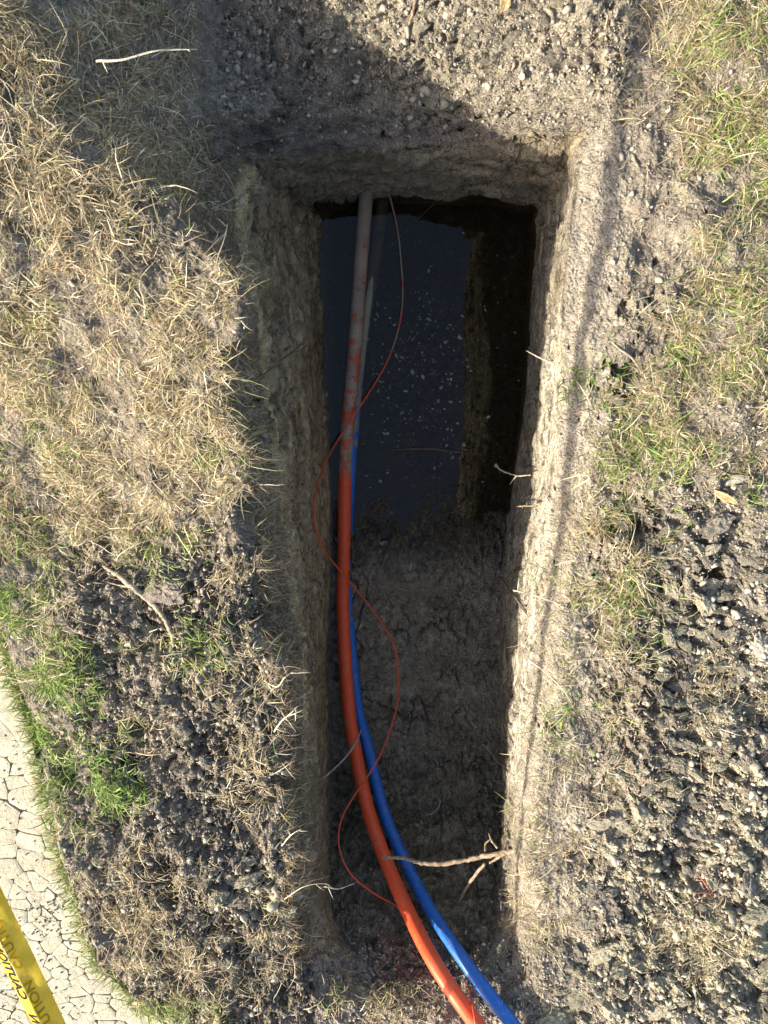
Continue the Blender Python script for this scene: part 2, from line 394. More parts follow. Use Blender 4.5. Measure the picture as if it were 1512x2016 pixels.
# ------------------------------------------------------------------ terrain colours (own colour of the soils)
C = np.zeros((len(X), 3))
def mixc(c, m):
    global C
    m = np.clip(m, 0, 1)[:, None]; C = C * (1 - m) + np.array(c) * m
C[:] = (.285, .25, .205)
n_a = fbm(X, 7, 4, 81); n_b = fbm(X, 18, 4, 85); n_c = fbm(Q, 20, 4, 88)
mixc((.22, .195, .165), smooth(-.1, .5, n_a) * gnd * .7)
mixc((.40, .36, .28), smooth(.1, .5, n_b) * gnd * .7)
# pale limestone soil low on the right and at the far end
pale = smooth(1080, 1250, PX) * smooth(1560, 1800, PY) + smooth(1330, 1450, PX) * smooth(1300, 1500, PY) + .8 * smooth(1180, 1260, PX) * smooth(260, 160, PY) * (PX < 1260) + .7 * smooth(650, 760, PX) * (PX < 820) * smooth(90, 20, PY)
mixc((.52, .47, .33), gnd * np.clip(pale, 0, 1) * smooth(-.25, .15, n_b))
# cut walls
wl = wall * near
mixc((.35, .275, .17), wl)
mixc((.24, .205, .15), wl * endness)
mixc((.27, .245, .20), wl * right)
mixc((.46, .39, .27), wl * smooth(.0, .45, n_c) * .6)
mixc((.15, .12, .075), wl * smooth(.05, .5, fbm(Q, 34, 4, 91)) * .7)
# chalk smear along the upper right wall, limestone seam on the left wall
seam = np.exp(-((L - 1.96 + .06 * n_b) / .06) ** 2) * left * (PY < 1500)
mixc((.58, .48, .27), seam * .95 * smooth(-.6, 0.0, n_a + .3))
rc = right * smooth(1.50, 1.72, L) * (1 - smooth(2.02, 2.2, L)) * smooth(560, 700, PY) * (1 - smooth(1500, 1600, PY))
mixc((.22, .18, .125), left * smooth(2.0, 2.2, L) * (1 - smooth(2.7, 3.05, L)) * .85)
mixc((.54, .50, .41), rc * (.35 + .65 * smooth(-.25, .3, fbm(Q + warp * .5, 60, 5, 97, .65))))
mixc((.17, .14, .10), right * wl * smooth(.28, .5, fbm(Q, 55, 4, 99, .6)) * .8)
# smeared smooth clay shelf on the right lip
mixc((.38, .34, .27), (PX > 430) * (PX < 1250) * smooth(280, 200, PY) * gnd * .7)
mixc((.40, .355, .29), right * smooth(2.05, 2.3, L) * (1 - smooth(3.2, 3.5, L)) * .8)
# floor
mixc((.29, .25, .19), flo)
mixc((.38, .335, .26), flo * smooth(-.1, .35, n_b) * .7)
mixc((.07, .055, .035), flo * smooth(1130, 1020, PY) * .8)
mixc((.32, .28, .20), flo * smooth(-.05, .3, n_b) * smooth(1450, 1600, PY) * .6)
mouth = (T < 1.3) + (T > 20.7); mixc((.285, .25, .205), mouth * smooth(.8, 1.05, L) * near); mixc((.21, .185, .15), mouth * smooth(1.0, .7, L) * .6)
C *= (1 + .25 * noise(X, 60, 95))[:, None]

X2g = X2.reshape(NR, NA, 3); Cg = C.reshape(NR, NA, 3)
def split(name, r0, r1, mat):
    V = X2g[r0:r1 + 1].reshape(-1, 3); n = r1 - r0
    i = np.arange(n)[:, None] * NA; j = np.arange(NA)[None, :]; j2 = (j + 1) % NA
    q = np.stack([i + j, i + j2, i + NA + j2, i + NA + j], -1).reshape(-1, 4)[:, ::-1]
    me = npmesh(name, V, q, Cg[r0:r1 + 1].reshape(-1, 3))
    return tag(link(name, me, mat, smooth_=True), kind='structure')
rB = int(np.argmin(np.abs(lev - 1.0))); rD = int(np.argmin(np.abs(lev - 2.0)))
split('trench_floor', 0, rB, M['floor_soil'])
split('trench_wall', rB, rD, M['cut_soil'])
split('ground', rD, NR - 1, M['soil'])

# height raster for placing things
RES = .004; x0, y0, x1, y1 = -1.2, -2.2, 1.4, 1.1
HM = np.full((int((y1 - y0) / RES), int((x1 - x0) / RES)), -9.0)
s_ = (X2[:, 0] > x0) & (X2[:, 0] < x1 - RES) & (X2[:, 1] > y0) & (X2[:, 1] < y1 - RES)
np.maximum.at(HM, (((X2[s_, 1] - y0) / RES).astype(int), ((X2[s_, 0] - x0) / RES).astype(int)), X2[s_, 2])
for it in range(6):
    m = HM < -5
    if not m.any(): break
    nb = np.maximum.reduce([np.roll(HM, 1, 0), np.roll(HM, -1, 0), np.roll(HM, 1, 1), np.roll(HM, -1, 1)])
    HM[m] = nb[m]
HM[HM < -5] = 0
def hz(x, y):
    i = np.clip(((np.asarray(y) - y0) / RES).astype(int), 0, HM.shape[0] - 1); j = np.clip(((np.asarray(x) - x0) / RES).astype(int), 0, HM.shape[1] - 1)
    return HM[i, j]
def on(px, py, dz=0.0):
    """point on the terrain surface seen at the photo position"""
    lo = P(px, py, .12); best = lo
    for z in np.arange(.12, -.72, -.006):
        p = P(px, py, z)
        if hz(p[0], p[1]) >= z: best = p; break
        best = p
    return np.array([best[0], best[1], best[2] + dz])

#@@REST
# ------------------------------------------------------------------ tubes, clods and other shape builders
def catmull(pts, n):
    pts = [np.array(p, float) for p in pts]; pts = [2 * pts[0] - pts[1]] + pts + [2 * pts[-1] - pts[-2]]
    out = []
    for i in range(1, len(pts) - 2):
        for f in np.linspace(0, 1, n, endpoint=False):
            p0, p1, p2, p3 = pts[i - 1:i + 3]
            out.append(.5 * (2 * p1 + (p2 - p0) * f + (2 * p0 - 5 * p1 + 4 * p2 - p3) * f * f + (3 * p1 - p0 - 3 * p2 + p3) * f ** 3))
    out.append(pts[-2]); return np.array(out)
def frames(c):
    t = np.gradient(c, axis=0); t /= np.linalg.norm(t, axis=1)[:, None] + 1e-12
    u = np.cross(t[0], [0.1, .2, 1.0]); u /= np.linalg.norm(u); U = [u]
    for k in range(1, len(c)):
        u = U[-1] - t[k] * np.dot(U[-1], t[k]); U.append(u / (np.linalg.norm(u) + 1e-12))
    U = np.array(U); return t, U, np.cross(t, U)
def tube_geo(c, r, sides=8, knob=0.0):
    n = len(c); r = np.broadcast_to(np.asarray(r, float), (n,)); t, U, Wv = frames(c)
    a = np.linspace(0, 2 * np.pi, sides, endpoint=False)
    rr = r[:, None] * (1 + knob * rng.normal(size=(n, sides)))
    V = c[:, None] + rr[..., None] * (np.cos(a)[None, :, None] * U[:, None] + np.sin(a)[None, :, None] * Wv[:, None])
    V = np.concatenate([V.reshape(-1, 3), c[:1], c[-1:]])
    i = np.arange(n - 1)[:, None] * sides; j = np.arange(sides)[None]; j2 = (j + 1) % sides
    q = np.stack([i + j, i + j2, i + sides + j2, i + sides + j], -1).reshape(-1, 4)
    c0 = n * sides; jj = np.arange(sides); k2 = (jj + 1) % sides
    e = np.stack([np.full(sides, c0), k2, jj, jj], -1); f = np.stack([np.full(sides, c0 + 1), (n - 1) * sides + jj, (n - 1) * sides + k2, (n - 1) * sides + k2], -1)
    return V, q, e[:, :3], f[:, :3]
def mixed_mesh(name, parts):
    """parts: list of (V, list of face arrays)"""
    Vs = []; faces = []; o = 0
    for V, fl in parts:
        Vs.append(V)
        for f in fl: faces.extend((np.asarray(f) + o).tolist())
        o += len(V)
    me = bpy.data.meshes.new(name); me.from_pydata(np.concatenate(Vs).tolist(), [], faces); me.update(); return me
def tube(name, ctrl, r, mat, sides=8, n=8, knob=0.0, parent=None, jitter=0.0):
    c = catmull(ctrl, n)
    if jitter: c = c + rng.normal(size=c.shape) * jitter
    if np.ndim(r): r = np.interp(np.linspace(0, 1, len(c)), np.linspace(0, 1, len(r)), r)
    V, q, e, f = tube_geo(c, r, sides, knob)
    return link(name, mixed_mesh(name, [(V, [q, e, f])]), mat, parent, True)

def empty(name, loc):
    o = bpy.data.objects.new(name, None); SC.collection.objects.link(o); o.location = loc; o.empty_display_size = .02; return o

def blob(name, size, seed, sub=3, rough_=.28, mat=None, flat=1.0, angular=0.35):
    bm = bmesh.new(); bmesh.ops.create_icosphere(bm, subdivisions=sub, radius=1)
    V = np.array([v.co for v in bm.verts]); r0 = np.random.default_rng(seed)
    d = 1 + rough_ * fbm(V + seed * 3.1, 1.3, 2, seed) + .24 * fbm(V + seed, 3.4, 5, seed + 3, .68, lambda v: .45 - 1.7 * np.abs(v))
    for _ in range(7):                                   # broken flat faces
        nrm = r0.normal(size=3); nrm /= np.linalg.norm(nrm); off = r0.uniform(.62, .9)
        dd = (V * d[:, None]) @ nrm; ex = np.clip(dd - off, 0, None) * angular * 2.4
        d = d - np.clip(ex, 0, .6)
    d = d * (1 + .05 * r0.normal(size=len(d)) + .10 * fbm(V + seed, 9, 2, seed + 9, .7)); V = V * d[:, None] * np.array(size) * np.array([1, 1, flat])
    for v, q in zip(bm.verts, V): v.co = q
    me = bpy.data.meshes.new(name); bm.to_mesh(me); bm.free()
    if mat: me.materials.append(mat)
    me.polygons.foreach_set('use_smooth', np.full(len(me.polygons), False, bool))
    return me

# ------------------------------------------------------------------ standing water in the deep end
t = NT('murky_water')
t.t.nodes.remove(t.b)
tr = t.n('BsdfTransparent'); tr.inputs[0].default_value = (.60, .54, .38, 1)
gl = t.n('BsdfGlossy'); gl.inputs['Roughness'].default_value = .015
fr = t.n('Fresnel'); fr.inputs[0].default_value = 1.40
dfm = t.n('BsdfDiffuse'); dfm.inputs[0].default_value = (.032, .034, .026, 1)
m1 = t.n('MixShader'); m1.inputs[0].default_value = .16
t.l(tr.outputs[0], m1.inputs[1]); t.l(dfm.outputs[0], m1.inputs[2])
m2 = t.n('MixShader'); t.l(fr.outputs[0], m2.inputs[0]); t.l(m1.outputs[0], m2.inputs[1]); t.l(gl.outputs[0], m2.inputs[2])
wn = t.noise(t.pos(), 7, 2, .5); bb = t.bump(wn, .0012, .5); t.l(bb, gl.inputs['Normal'])
t.l(m2.outputs[0], t.out.inputs[0])
WZ = -.615
wp = [P(615, 372, WZ)[:2], P(1090, 372, WZ)[:2], P(1060, 1150, WZ)[:2], P(600, 1150, WZ)[:2]]
Vw = []; nx_, ny_ = 24, 50
for a in np.linspace(0, 1, ny_ + 1):
    for b in np.linspace(0, 1, nx_ + 1):
        p = (wp[0] * (1 - b) + wp[1] * b) * (1 - a) + (wp[3] * (1 - b) + wp[2] * b) * a
        Vw.append((p[0], p[1], WZ))
Fw = [(i * (nx_ + 1) + j, (i + 1) * (nx_ + 1) + j, (i + 1) * (nx_ + 1) + j + 1, i * (nx_ + 1) + j + 1) for i in range(ny_) for j in range(nx_)]
tag(link('water', npmesh('water', Vw, Fw), t.m, smooth_=True), kind='structure')

# flecks of silt and foam floating on it
V = []; Fc = []; C2 = []
def fleck(x, y, s, col):
    k = 6; a0 = rng.uniform(0, 6.28); b = len(V); asp = rng.uniform(.35, 1)
    for z, sc in ((WZ + .0003, 1.0), (WZ + .0003 + s * .12, .7)):
        for q in range(k):
            a = a0 + q * 6.283 / k; r = s * sc * (1 + .35 * math.sin(q * 2.3 + a0))
            dx, dy = r * math.cos(a), r * asp * math.sin(a)
            V.append((x + dx * math.cos(a0) - dy * math.sin(a0), y + dx * math.sin(a0) + dy * math.cos(a0), z)); C2.append(col)
    for q in range(k):
        Fc.append((b + q, b + (q + 1) % k, b + k + (q + 1) % k, b + k + q))
    Fc.append((b + k, b + k + 1, b + k + 2, b + k + 3)); Fc.append((b + k, b + k + 3, b + k + 4, b + k + 5))
cnt = 0
while cnt < 620:
    px, py = rng.uniform(700, 1030), rng.uniform(440, 960)
    w = math.exp(-((px - 830) / 110) ** 2) * (smooth(540, 640, py)) * (1 - .6 * smooth(850, 960, py)) + .05
    if rng.uniform() > w * (.35 + .65 * (noise(np.array([[px * .02, py * .02, 0]]), 1, 3)[0] > -.1)): continue
    p = P(px, py, WZ); s = .0008 + .0012 * rng.exponential(); s = min(s, .006)
    g = rng.uniform(.10, .3); fleck(p[0], p[1], s, (g, g * .97, g * .88)); cnt += 1
for px, py, s in [(798,770,.010),(843,628,.007),(768,626,.005),(910,622,.008),(812,732,.010),(878,672,.009),(782,705,.005),(750,752,.006),(863,790,.008),(852,805,.006),(757,830,.005),(877,675,.007),(780,700,.008),(822,640,.004)]:
    p = P(px, py, WZ); fleck(p[0], p[1], s * .75, (.2, .195, .175))
tag(link('floating_silt', npmesh('floating_silt', V, Fc, np.array(C2)), M['crumb']), kind='stuff', label='pale flecks of silt and foam floating on the dark water')

# ------------------------------------------------------------------ conduits
def plastic(name, col, silt, y_lo, y_hi, zoff=0):
    t = NT(name); v = t.pos(); g = t.n('SeparateXYZ'); t.l(v, g.inputs[0])
    mr = t.n('MapRange'); mr.inputs['From Min'].default_value = y_lo; mr.inputs['From Max'].default_value = y_hi; t.l(g.outputs[1], mr.inputs[0])
    n = t.noise(v, 28, 7, .7); n2 = t.noise(v, 260, 4, .7); n3 = t.noise(v, 15, 3, .5)
    ad = t.n('MixRGB', blend_type='ADD'); ad.inputs[0].default_value = 1; t.l(t.ramp(n, [(.38, 0), (.62, .9)]), ad.inputs[1]); t.l(t.ramp(n2, [(.35, 0), (.65, .55)]), ad.inputs[2])
    mu = t.n('Math', operation='MULTIPLY_ADD'); t.l(t.ramp(mr.outputs[0], [(0, 0), (.06, .47), (.45, .53), (1, .80)]), mu.inputs[0]); mu.inputs[1].default_value = 1.35; mu.inputs[2].default_value = -.80
    sm = t.n('Math', operation='ADD'); t.l(mu.outputs[0], sm.inputs[0]); t.l(ad.outputs[0], sm.inputs[1])
    mask = t.ramp(sm.outputs[0], [(.42, 0), (.55, 1)])
    st = t.mul(t.ramp(n3, [(.3, tuple(np.array(silt) * .75)), (.7, silt)]), t.ramp(n2, [(.3, .7), (.7, 1.15)]))
    scuff = t.mul(t.ramp(n, [(.3, .86), (.7, 1.05)]), col)
    dust = t.ramp(t.noise(v, 70, 6, .75), [(.52, 0), (.72, .38)])
    mxd = t.n('MixRGB'); t.l(dust, mxd.inputs[0]); t.l(scuff, mxd.inputs[1]); mxd.inputs[2].default_value = (.32, .27, .2, 1)
    mx = t.n('MixRGB'); t.l(mask, mx.inputs[0]); t.l(mxd.outputs[0], mx.inputs[1]); t.l(st, mx.inputs[2])
    t.l(mx.outputs[0], t.b.inputs['Base Color'])
    ro = t.n('MixRGB'); t.l(mask, ro.inputs[0]); ro.inputs[1].default_value = (.46,) * 3 + (1,); ro.inputs[2].default_value = (.9,) * 3 + (1,)
    t.l(ro.outputs[0], t.b.inputs['Roughness']); t.l(t.bump(mask, .0012), t.b.inputs['Normal'])
    t.b.inputs['Specular IOR Level'].default_value = .4
    return t.m
ysilt = P(680, 925, -.58)[1]; ytop = P(690, 640, -.58)[1]
OR = plastic('orange_plastic', (.72, .085, .022), (.38, .29, .21), ysilt - .03, ytop + .25)
BL = plastic('blue_plastic', (.010, .13, .50), (.30, .27, .20), P(680, 900, -.6)[1], P(700, 640, -.6)[1])
WR = plastic('orange_wire_jacket', (.68, .09, .03), (.35, .27, .2), ytop - .1, ytop + .6)
oc = [(722,372,-.590),(720,395,-.590),(707,560,-.588),(697,700,-.588),(683,850,-.588),(679,950,-.586),(677,1080,-.575),(675,1200,-.555),(685,1377,-.49),(700,1480,-.435),(726,1600,-.345),(762,1700,-.255),(806,1800,-.145),(858,1900,-.03),(930,2005,.045),(1010,2110,.07),(1130,2260,.06),(1330,2500,.04)]
bc = [(756,372,-.638),(754,395,-.638),(743,480,-.636),(730,560,-.630),(709,700,-.622),(695,850,-.617),(688,950,-.616),(683,1080,-.614),(686,1200,-.592),(702,1377,-.525),(727,1480,-.465),(757,1600,-.375),(800,1700,-.275),(853,1800,-.16),(920,1900,-.05),(1000,2005,.025),(1085,2110,.05),(1215,2260,.045),(1430,2500,.035)]
def pipe(name, pts, r, mat, sides=28):
    return tube(name, [P(*q) for q in pts], r, mat, sides, 14)
tag(pipe('conduit', oc, .018, OR), 'thick orange conduit running along the trench, its far end caked with silt', 'conduit')
tag(pipe('conduit', bc, .016, BL), 'blue plastic conduit lying beside and partly under the orange one', 'conduit')
wc = [(765,380,-.600),(771,400,-.603),(783,455,-.606),(790,520,-.606),(793,580,-.606),(785,645,-.604),(762,712,-.598),(727,772,-.575),(697,818,-.560),(663,870,-.555),(632,930,-.46),(620,985,-.36),(622,1040,-.37),(643,1090,-.46),(690,1147,-.53),(740,1210,-.53),(775,1270,-.51),(785,1340,-.48),(779,1400,-.44),(757,1468,-.40),(726,1525,-.355),(692,1575,-.32),(670,1620,-.29),(668,1670,-.25),(690,1720,-.215),(735,1758,-.205),(778,1782,-.205),(820,1810,-.200),(862,1850,-.150),(905,1905,-.105),(925,1955,.0),(934,2000,.072),(938,2040,.085),(960,2150,.10)]
tag(tube('tracer_wire', [P(*q) for q in wc], .0023, WR, 8, 10), 'thin orange wire looping back and forth across the two conduits', 'wire')

# ------------------------------------------------------------------ roots, twigs, sticks
def twig(name, pts, r, mat, label, cat, branches=(), sides=8, knob=.08, ground=False, group=None):
    pp = [on(q[0], q[1], q[2]) if ground else P(*q) for q in pts]
    if not branches:
        return tag(tube(name, pp, r, mat, sides, 7, knob, jitter=np.max(r) * .12), label, cat, group)
    b0 = np.array(pp[0]); o = empty(name, b0)
    tube('stem', [np.array(p) - b0 for p in pp], r, mat, sides, 7, knob, parent=o, jitter=np.max(r) * .12)
    for b, br in branches:
        bp = [(on(q[0], q[1], q[2]) if ground else P(*q)) - b0 for q in b]
        tube('branch', bp, br, mat, 6, 6, knob, parent=o, jitter=np.max(br) * .12)
    return tag(o, label, cat, group)
twig('broken_root', [(752,1690,-.185),(775,1689,-.18),(800,1690,-.175),(830,1699,-.165),(875,1700,-.155),(920,1692,-.145),(960,1684,-.13),(1000,1677,-.11),(1030,1668,-.08),(1062,1656,-.02),(1075,1650,-.03)],
     [.0016, .0038, .0042, .0048, .0054, .0056, .006, .006, .004, .0025, .002], M['root_brown'], 'thick brown broken root reaching out over both conduits from the right bank', 'root',
     [([(995,1680,-.11),(978,1690,-.12),(964,1700,-.125)], [.005, .004, .002]), ([(955,1700,-.14),(930,1730,-.17),(908,1768,-.21),(897,1800,-.24),(893,1808,-.25)], [.004, .0042, .0038, .0034, .002]),
      ([(980,1670,-.12),(968,1655,-.13),(962,1640,-.13)], [.003, .0025, .001]), ([(955,1678,-.14),(956,1662,-.15),(966,1652,-.15)], [.003, .0025, .002]),
      ([(770,1688,-.18),(762,1685,-.18),(752,1687,-.18)], [.002, .0014, .0006])], knob=.16, sides=10)
twig('root', [(1036,690,-.26),(1060,703,-.2),(1085,714,-.14),(1112,728,-.08),(1135,750,-.02),(1152,775,.005),(1165,800,.0)], [.0010, .0018, .002, .002, .0018, .0015, .001], M['root_pale'],
     'long thin pale root sticking out of the right wall level with the water', 'root', knob=.1, sides=6)
twig('root', [(976,914,-.38),(985,925,-.36),(1003,932,-.33),(1020,937,-.30),(1045,935,-.24)], [.0028, .002, .002, .0018, .0014], M['stick_grey'],
     'grey forked root with a stubby end hanging in the shade of the right wall', 'root', [([(1018,936,-.3),(1010,945,-.31),(1004,954,-.32)], [.0016, .0014, .0007]), ([(980,920,-.37),(974,918,-.38),(978,912,-.38)], [.002, .0016, .001])], knob=.1, sides=6)
twig('root', [(1018,997,-.25),(1032,996,-.21),(1046,996,-.15),(1062,992,-.10)], [.0010, .002, .0018, .001], M['root_brown'],
     'short frayed brown root tip crossing the shadow edge on the right wall', 'root', [([(1030,996,-.21),(1028,1002,-.22)], [.001, .0005]), ([(1037,996,-.19),(1036,989,-.19)], [.001, .0005])], sides=6)
twig('root', [(950,1464,-.50),(963,1478,-.47),(975,1495,-.42),(988,1507,-.36),(1002,1512,-.26)], [.0013, .0015, .0014, .0013, .001], M['root_pale'],
     'curved white rootlet poking from the foot of the right wall', 'root', [([(958,1474,-.48),(962,1462,-.49),(955,1452,-.5)], [.001, .0008, .0005])], sides=6)
twig('root', [(835,1604,.006),(848,1597,.012),(860,1583,.022),(864,1568,.022),(856,1559,.010)], [.0008, .0017, .0016, .0014, .0008], M['root_pale'],
     'small hooked white root lying alone on the trench floor', 'root', sides=6, ground=True)
twig('stick', [(610,1545,-.25),(640,1528,-.29),(672,1500,-.33),(695,1470,-.36),(712,1436,-.385)], [.0016, .0022, .0027, .0034, .0018], M['stick_grey'],
     'grey stick propped from the left wall onto the blue conduit', 'stick', [([(610,1545,-.25),(598,1556,-.22),(584,1560,-.17)], [.0014, .001, .0006])], sides=7)
twig('stick', [(488,762,-.04),(520,737,-.09),(556,708,-.18),(585,685,-.26),(602,668,-.32)], [.0012, .002, .0024, .002, .0009], M['root_dark'],
     'dark thin stick leaning against the left wall near the pale seam', 'stick', [([(575,693,-.24),(590,690,-.28),(606,680,-.32)], [.001, .0008, .0005])], sides=6)
twig('stick', [(196,1088,.004),(198,1102,.007),(212,1114,.012),(236,1128,.015),(262,1148,.016),(290,1172,.016),(312,1192,.016),(330,1218,.013),(340,1245,.010),(344,1272,.004)],
     [.002, .003, .0038, .0045, .006, .0055, .0052, .0048, .004, .0035], M['stick_grey'], 'bent brown and grey stick lying on bare soil of the left bank', 'stick',
     [([(262,1150,.016),(244,1149,.016),(222,1144,.012),(200,1142,.006)], [.0025, .002, .0015, .0008]), ([(268,1146,.018),(270,1130,.016),(278,1118,.008)], [.002, .0014, .0008])], knob=.1, sides=8, ground=True)
twig('stick', [(797,72,.004),(806,48,.010),(812,25,.012),(818,0,.01),(822,-15,.004)], [.0014, .003, .0034, .003, .0015], M['root_brown'],
     'slim brown stem on the crumbly soil beyond the far end', 'stick', sides=6, ground=True)
twig('root', [(1362,1705,.02),(1378,1725,.022),(1392,1745,.022),(1402,1748,.015)], [.0012, .0024, .0022, .001], M['root_red'],
     'reddish forked root among the pale rubble on the right', 'root', [([(1392,1745,.022),(1378,1745,.02),(1362,1752,.012)], [.0018, .0014, .0008]), ([(1396,1750,.02),(1380,1757,.018),(1370,1757,.01)], [.0016, .001, .0006])], sides=6, ground=True)
twig('root', [(1200,672,.005),(1220,690,.008),(1240,705,.01),(1262,735,.006)], [.0012, .0022, .0022, .001], M['stick_grey'], 'grey root crossing loose soil beside the hollow in the right bank', 'root', sides=6, ground=True)
twig('root', [(1255,1085,.006),(1290,1093,.014),(1325,1095,.012),(1345,1088,.006)], [.002, .0034, .003, .0015], M['stick_grey'], 'stout weathered root bridging the dark hollow on the right', 'root', sides=7, ground=True)
twig('root', [(1208,1430,.006),(1240,1442,.01),(1275,1452,.01),(1300,1458,.005)], [.001, .0015, .0014, .0008], M['root_dark'], 'thin dark root lying flat on the lower right bank', 'root', sides=6, ground=True)
twig('root', [(1055,1790,.004),(1062,1765,.012),(1082,1748,.012),(1098,1742,.005)], [.0012, .0026, .0026, .0014], M['root_brown'], 'curled brown root in the dry grass right of the trench mouth', 'root', sides=6, ground=True)
twig('root', [(880,375,-.56),(800,455,-.612),(745,510,-.612)][::1], [.0008, .0013, .0008], M['root_dark'], 'dark hair root dipping into the water at the far end', 'root', sides=5)
twig('root', [(765,886,-.611),(800,884,-.609),(850,884,-.609),(900,890,-.609),(935,893,-.607)], [.0008, .0026, .003, .0028, .001], M['root_dark'],
     'dark twig floating crosswise at the near end of the water', 'twig', [([(878,888,-.609),(876,900,-.61),(872,912,-.611)], [.0012, .001, .0006])], sides=6)

# leaves
def leaf(px, py, L_, Wd, rot, mat, label, dz=.006, curl=.35):
    c = on(px, py, dz); n, k = 9, 4; V = []
    for i in range(n):
        s = i / (n - 1) - .5; w = Wd * max(.04, math.cos(s * math.pi)) ** .8 * (1 + .12 * math.sin(i * 2.1))
        for j in range(k + 1):
            q = j / k - .5; V.append((s * L_, q * w, curl * (abs(q) * w * 1.4 + s * s * L_ * .9) + .0012 * math.sin(i * 1.7 + j)))
    Fc = [(i * (k + 1) + j, (i + 1) * (k + 1) + j, (i + 1) * (k + 1) + j + 1, i * (k + 1) + j + 1) for i in range(n - 1) for j in range(k)]
    me = npmesh('leaf_blade', V, Fc); o = empty('leaf', c); lb = link('leaf_blade', me, mat, o, True); o.rotation_euler = (random.uniform(-.3, .3), random.uniform(-.3, .3), rot)
    tube('midrib', [(x_, 0, curl * x_ * x_ / L_ * .9 + .0012) for x_ in np.linspace(-L_ * .5, L_ * .46, 6)], [.0006, .0005, .0003], mat, 5, 3, parent=o)
    sm = lb.modifiers.new('s', 'SOLIDIFY'); sm.thickness = .0006
    tag(o, label, 'leaf'); rb = tube('stalk', [(-L_ / 2, 0, curl * .22 * L_), (-L_ * .62, .001, curl * .25 * L_), (-L_ * .75, .004, .003)], [.0008, .0006, .0004], mat, 5, 3, parent=o)
leaf(757, 1068, .030, .013, .2, M['root_brown'], 'single brown leaf on the wet floor near the water edge')
leaf(1420, 976, .062, .015, -.45, M['leaf'], 'long tan curled leaf beside white stones on the right edge', .012)
leaf(992, 12, .030, .020, 1.2, M['leaf'], 'orange brown leaf at the top edge on the crumbly soil', .01)
leaf(5 * 1 + 10, 1708, .022, .012, .5, M['root_brown'], 'small brown leaf on the cracked mud at the left edge', .012)

# bottom-left path: kerb slab and dried mud
t = NT('pale_concrete'); v = t.pos(); n = t.noise(v, 40, 8, .7); n2 = t.noise(v, 300, 4, .7)
c = t.ramp(n, [(.3, (.37, .335, .245)), (.7, (.50, .46, .345))]); c = t.mul(c, t.ramp(n2, [(.3, .78), (.6, 1.08)]))
t.l(c, t.b.inputs['Base Color']); t.b.inputs['Roughness'].default_value = .9; b = t.bump(n, .004); t.l(t.bump(n2, .0012, 1, b), t.b.inputs['Normal'])
M['concrete'] = t.m
t = NT('dried_mud'); v = t.pos(); n = t.noise(v, 30, 8, .65); n2 = t.noise(v, 240, 4, .7); oi = t.n('ObjectInfo')
c = t.ramp(n, [(.3, (.36, .325, .235)), (.7, (.49, .45, .335))]); c = t.mul(c, t.ramp(n2, [(.3, .85), (.6, 1.05)])); c = t.mul(c, t.ramp(oi.outputs['Random'], [(0, .88), (1, 1.08)]))
t.l(c, t.b.inputs['Base Color']); t.b.inputs['Roughness'].default_value = .85; b = t.bump(n, .006); t.l(t.bump(n2, .001, 1, b), t.b.inputs['Normal'])
M['mud'] = t.m
JOINT = [(-420, 960), (-150, 1200), (0, 1418), (60, 1500), (105, 1592), (135, 1700), (153, 1800), (195, 1905), (292, 2020), (420, 2130), (640, 2300), (900, 2600)]
JW = [tuple(P(x, y, 0)[:2]) for x, y in JOINT]
def strip_grid(name, A, B, z, n, m, mat, dj=.0, bevel=0.0):
    A = np.array(A); B = np.array(B)
    sa = np.linspace(0, 1, len(A)); A2 = np.stack([np.interp(np.linspace(0, 1, n), sa, A[:, i]) for i in (0, 1)], 1)
    B2 = np.stack([np.interp(np.linspace(0, 1, n), np.linspace(0, 1, len(B)), B[:, i]) for i in (0, 1)], 1)
    V = np.array([[(*(A2[i] * (1 - q) + B2[i] * q), z) for q in np.linspace(0, 1, m)] for i in range(n)]).reshape(-1, 3)
    V[:, 2] += dj * fbm(V, 20, 4, 101)
    V = V.reshape(n, m, 3)
    if bevel: V[:, 0, 2] -= bevel; V[:, -1, 2] -= bevel
    V = V.reshape(-1, 3)
    sk = V.reshape(n, m, 3)[:, 0].copy(); sk[:, 2] = -.06; sk2 = V.reshape(n, m, 3)[:, -1].copy(); sk2[:, 2] = -.06
    o = len(V); V = np.concatenate([V, sk, sk2])
    Fc = [(i * m + j, (i + 1) * m + j, (i + 1) * m + j + 1, i * m + j + 1) for i in range(n - 1) for j in range(m - 1)]
    Fc += [(o + i, o + i + 1, (i + 1) * m, i * m) for i in range(n - 1)] + [(i * m + m - 1, (i + 1) * m + m - 1, o + n + i + 1, o + n + i) for i in range(n - 1)]
    return link(name, npmesh(name, V, Fc), mat, smooth_=True)
tag(strip_grid('kerb', PE, JW, -.004, 260, 30, M['concrete'], .0016, .002), kind='structure')
Jin = [(x - .003, y - .001) for x, y in JW]; FAR = [(x - 1.6, y + .1) for x, y in JW]
path = tag(strip_grid('path', Jin, FAR, -.012, 300, 200, M['concrete'], .003, .002), kind='structure')

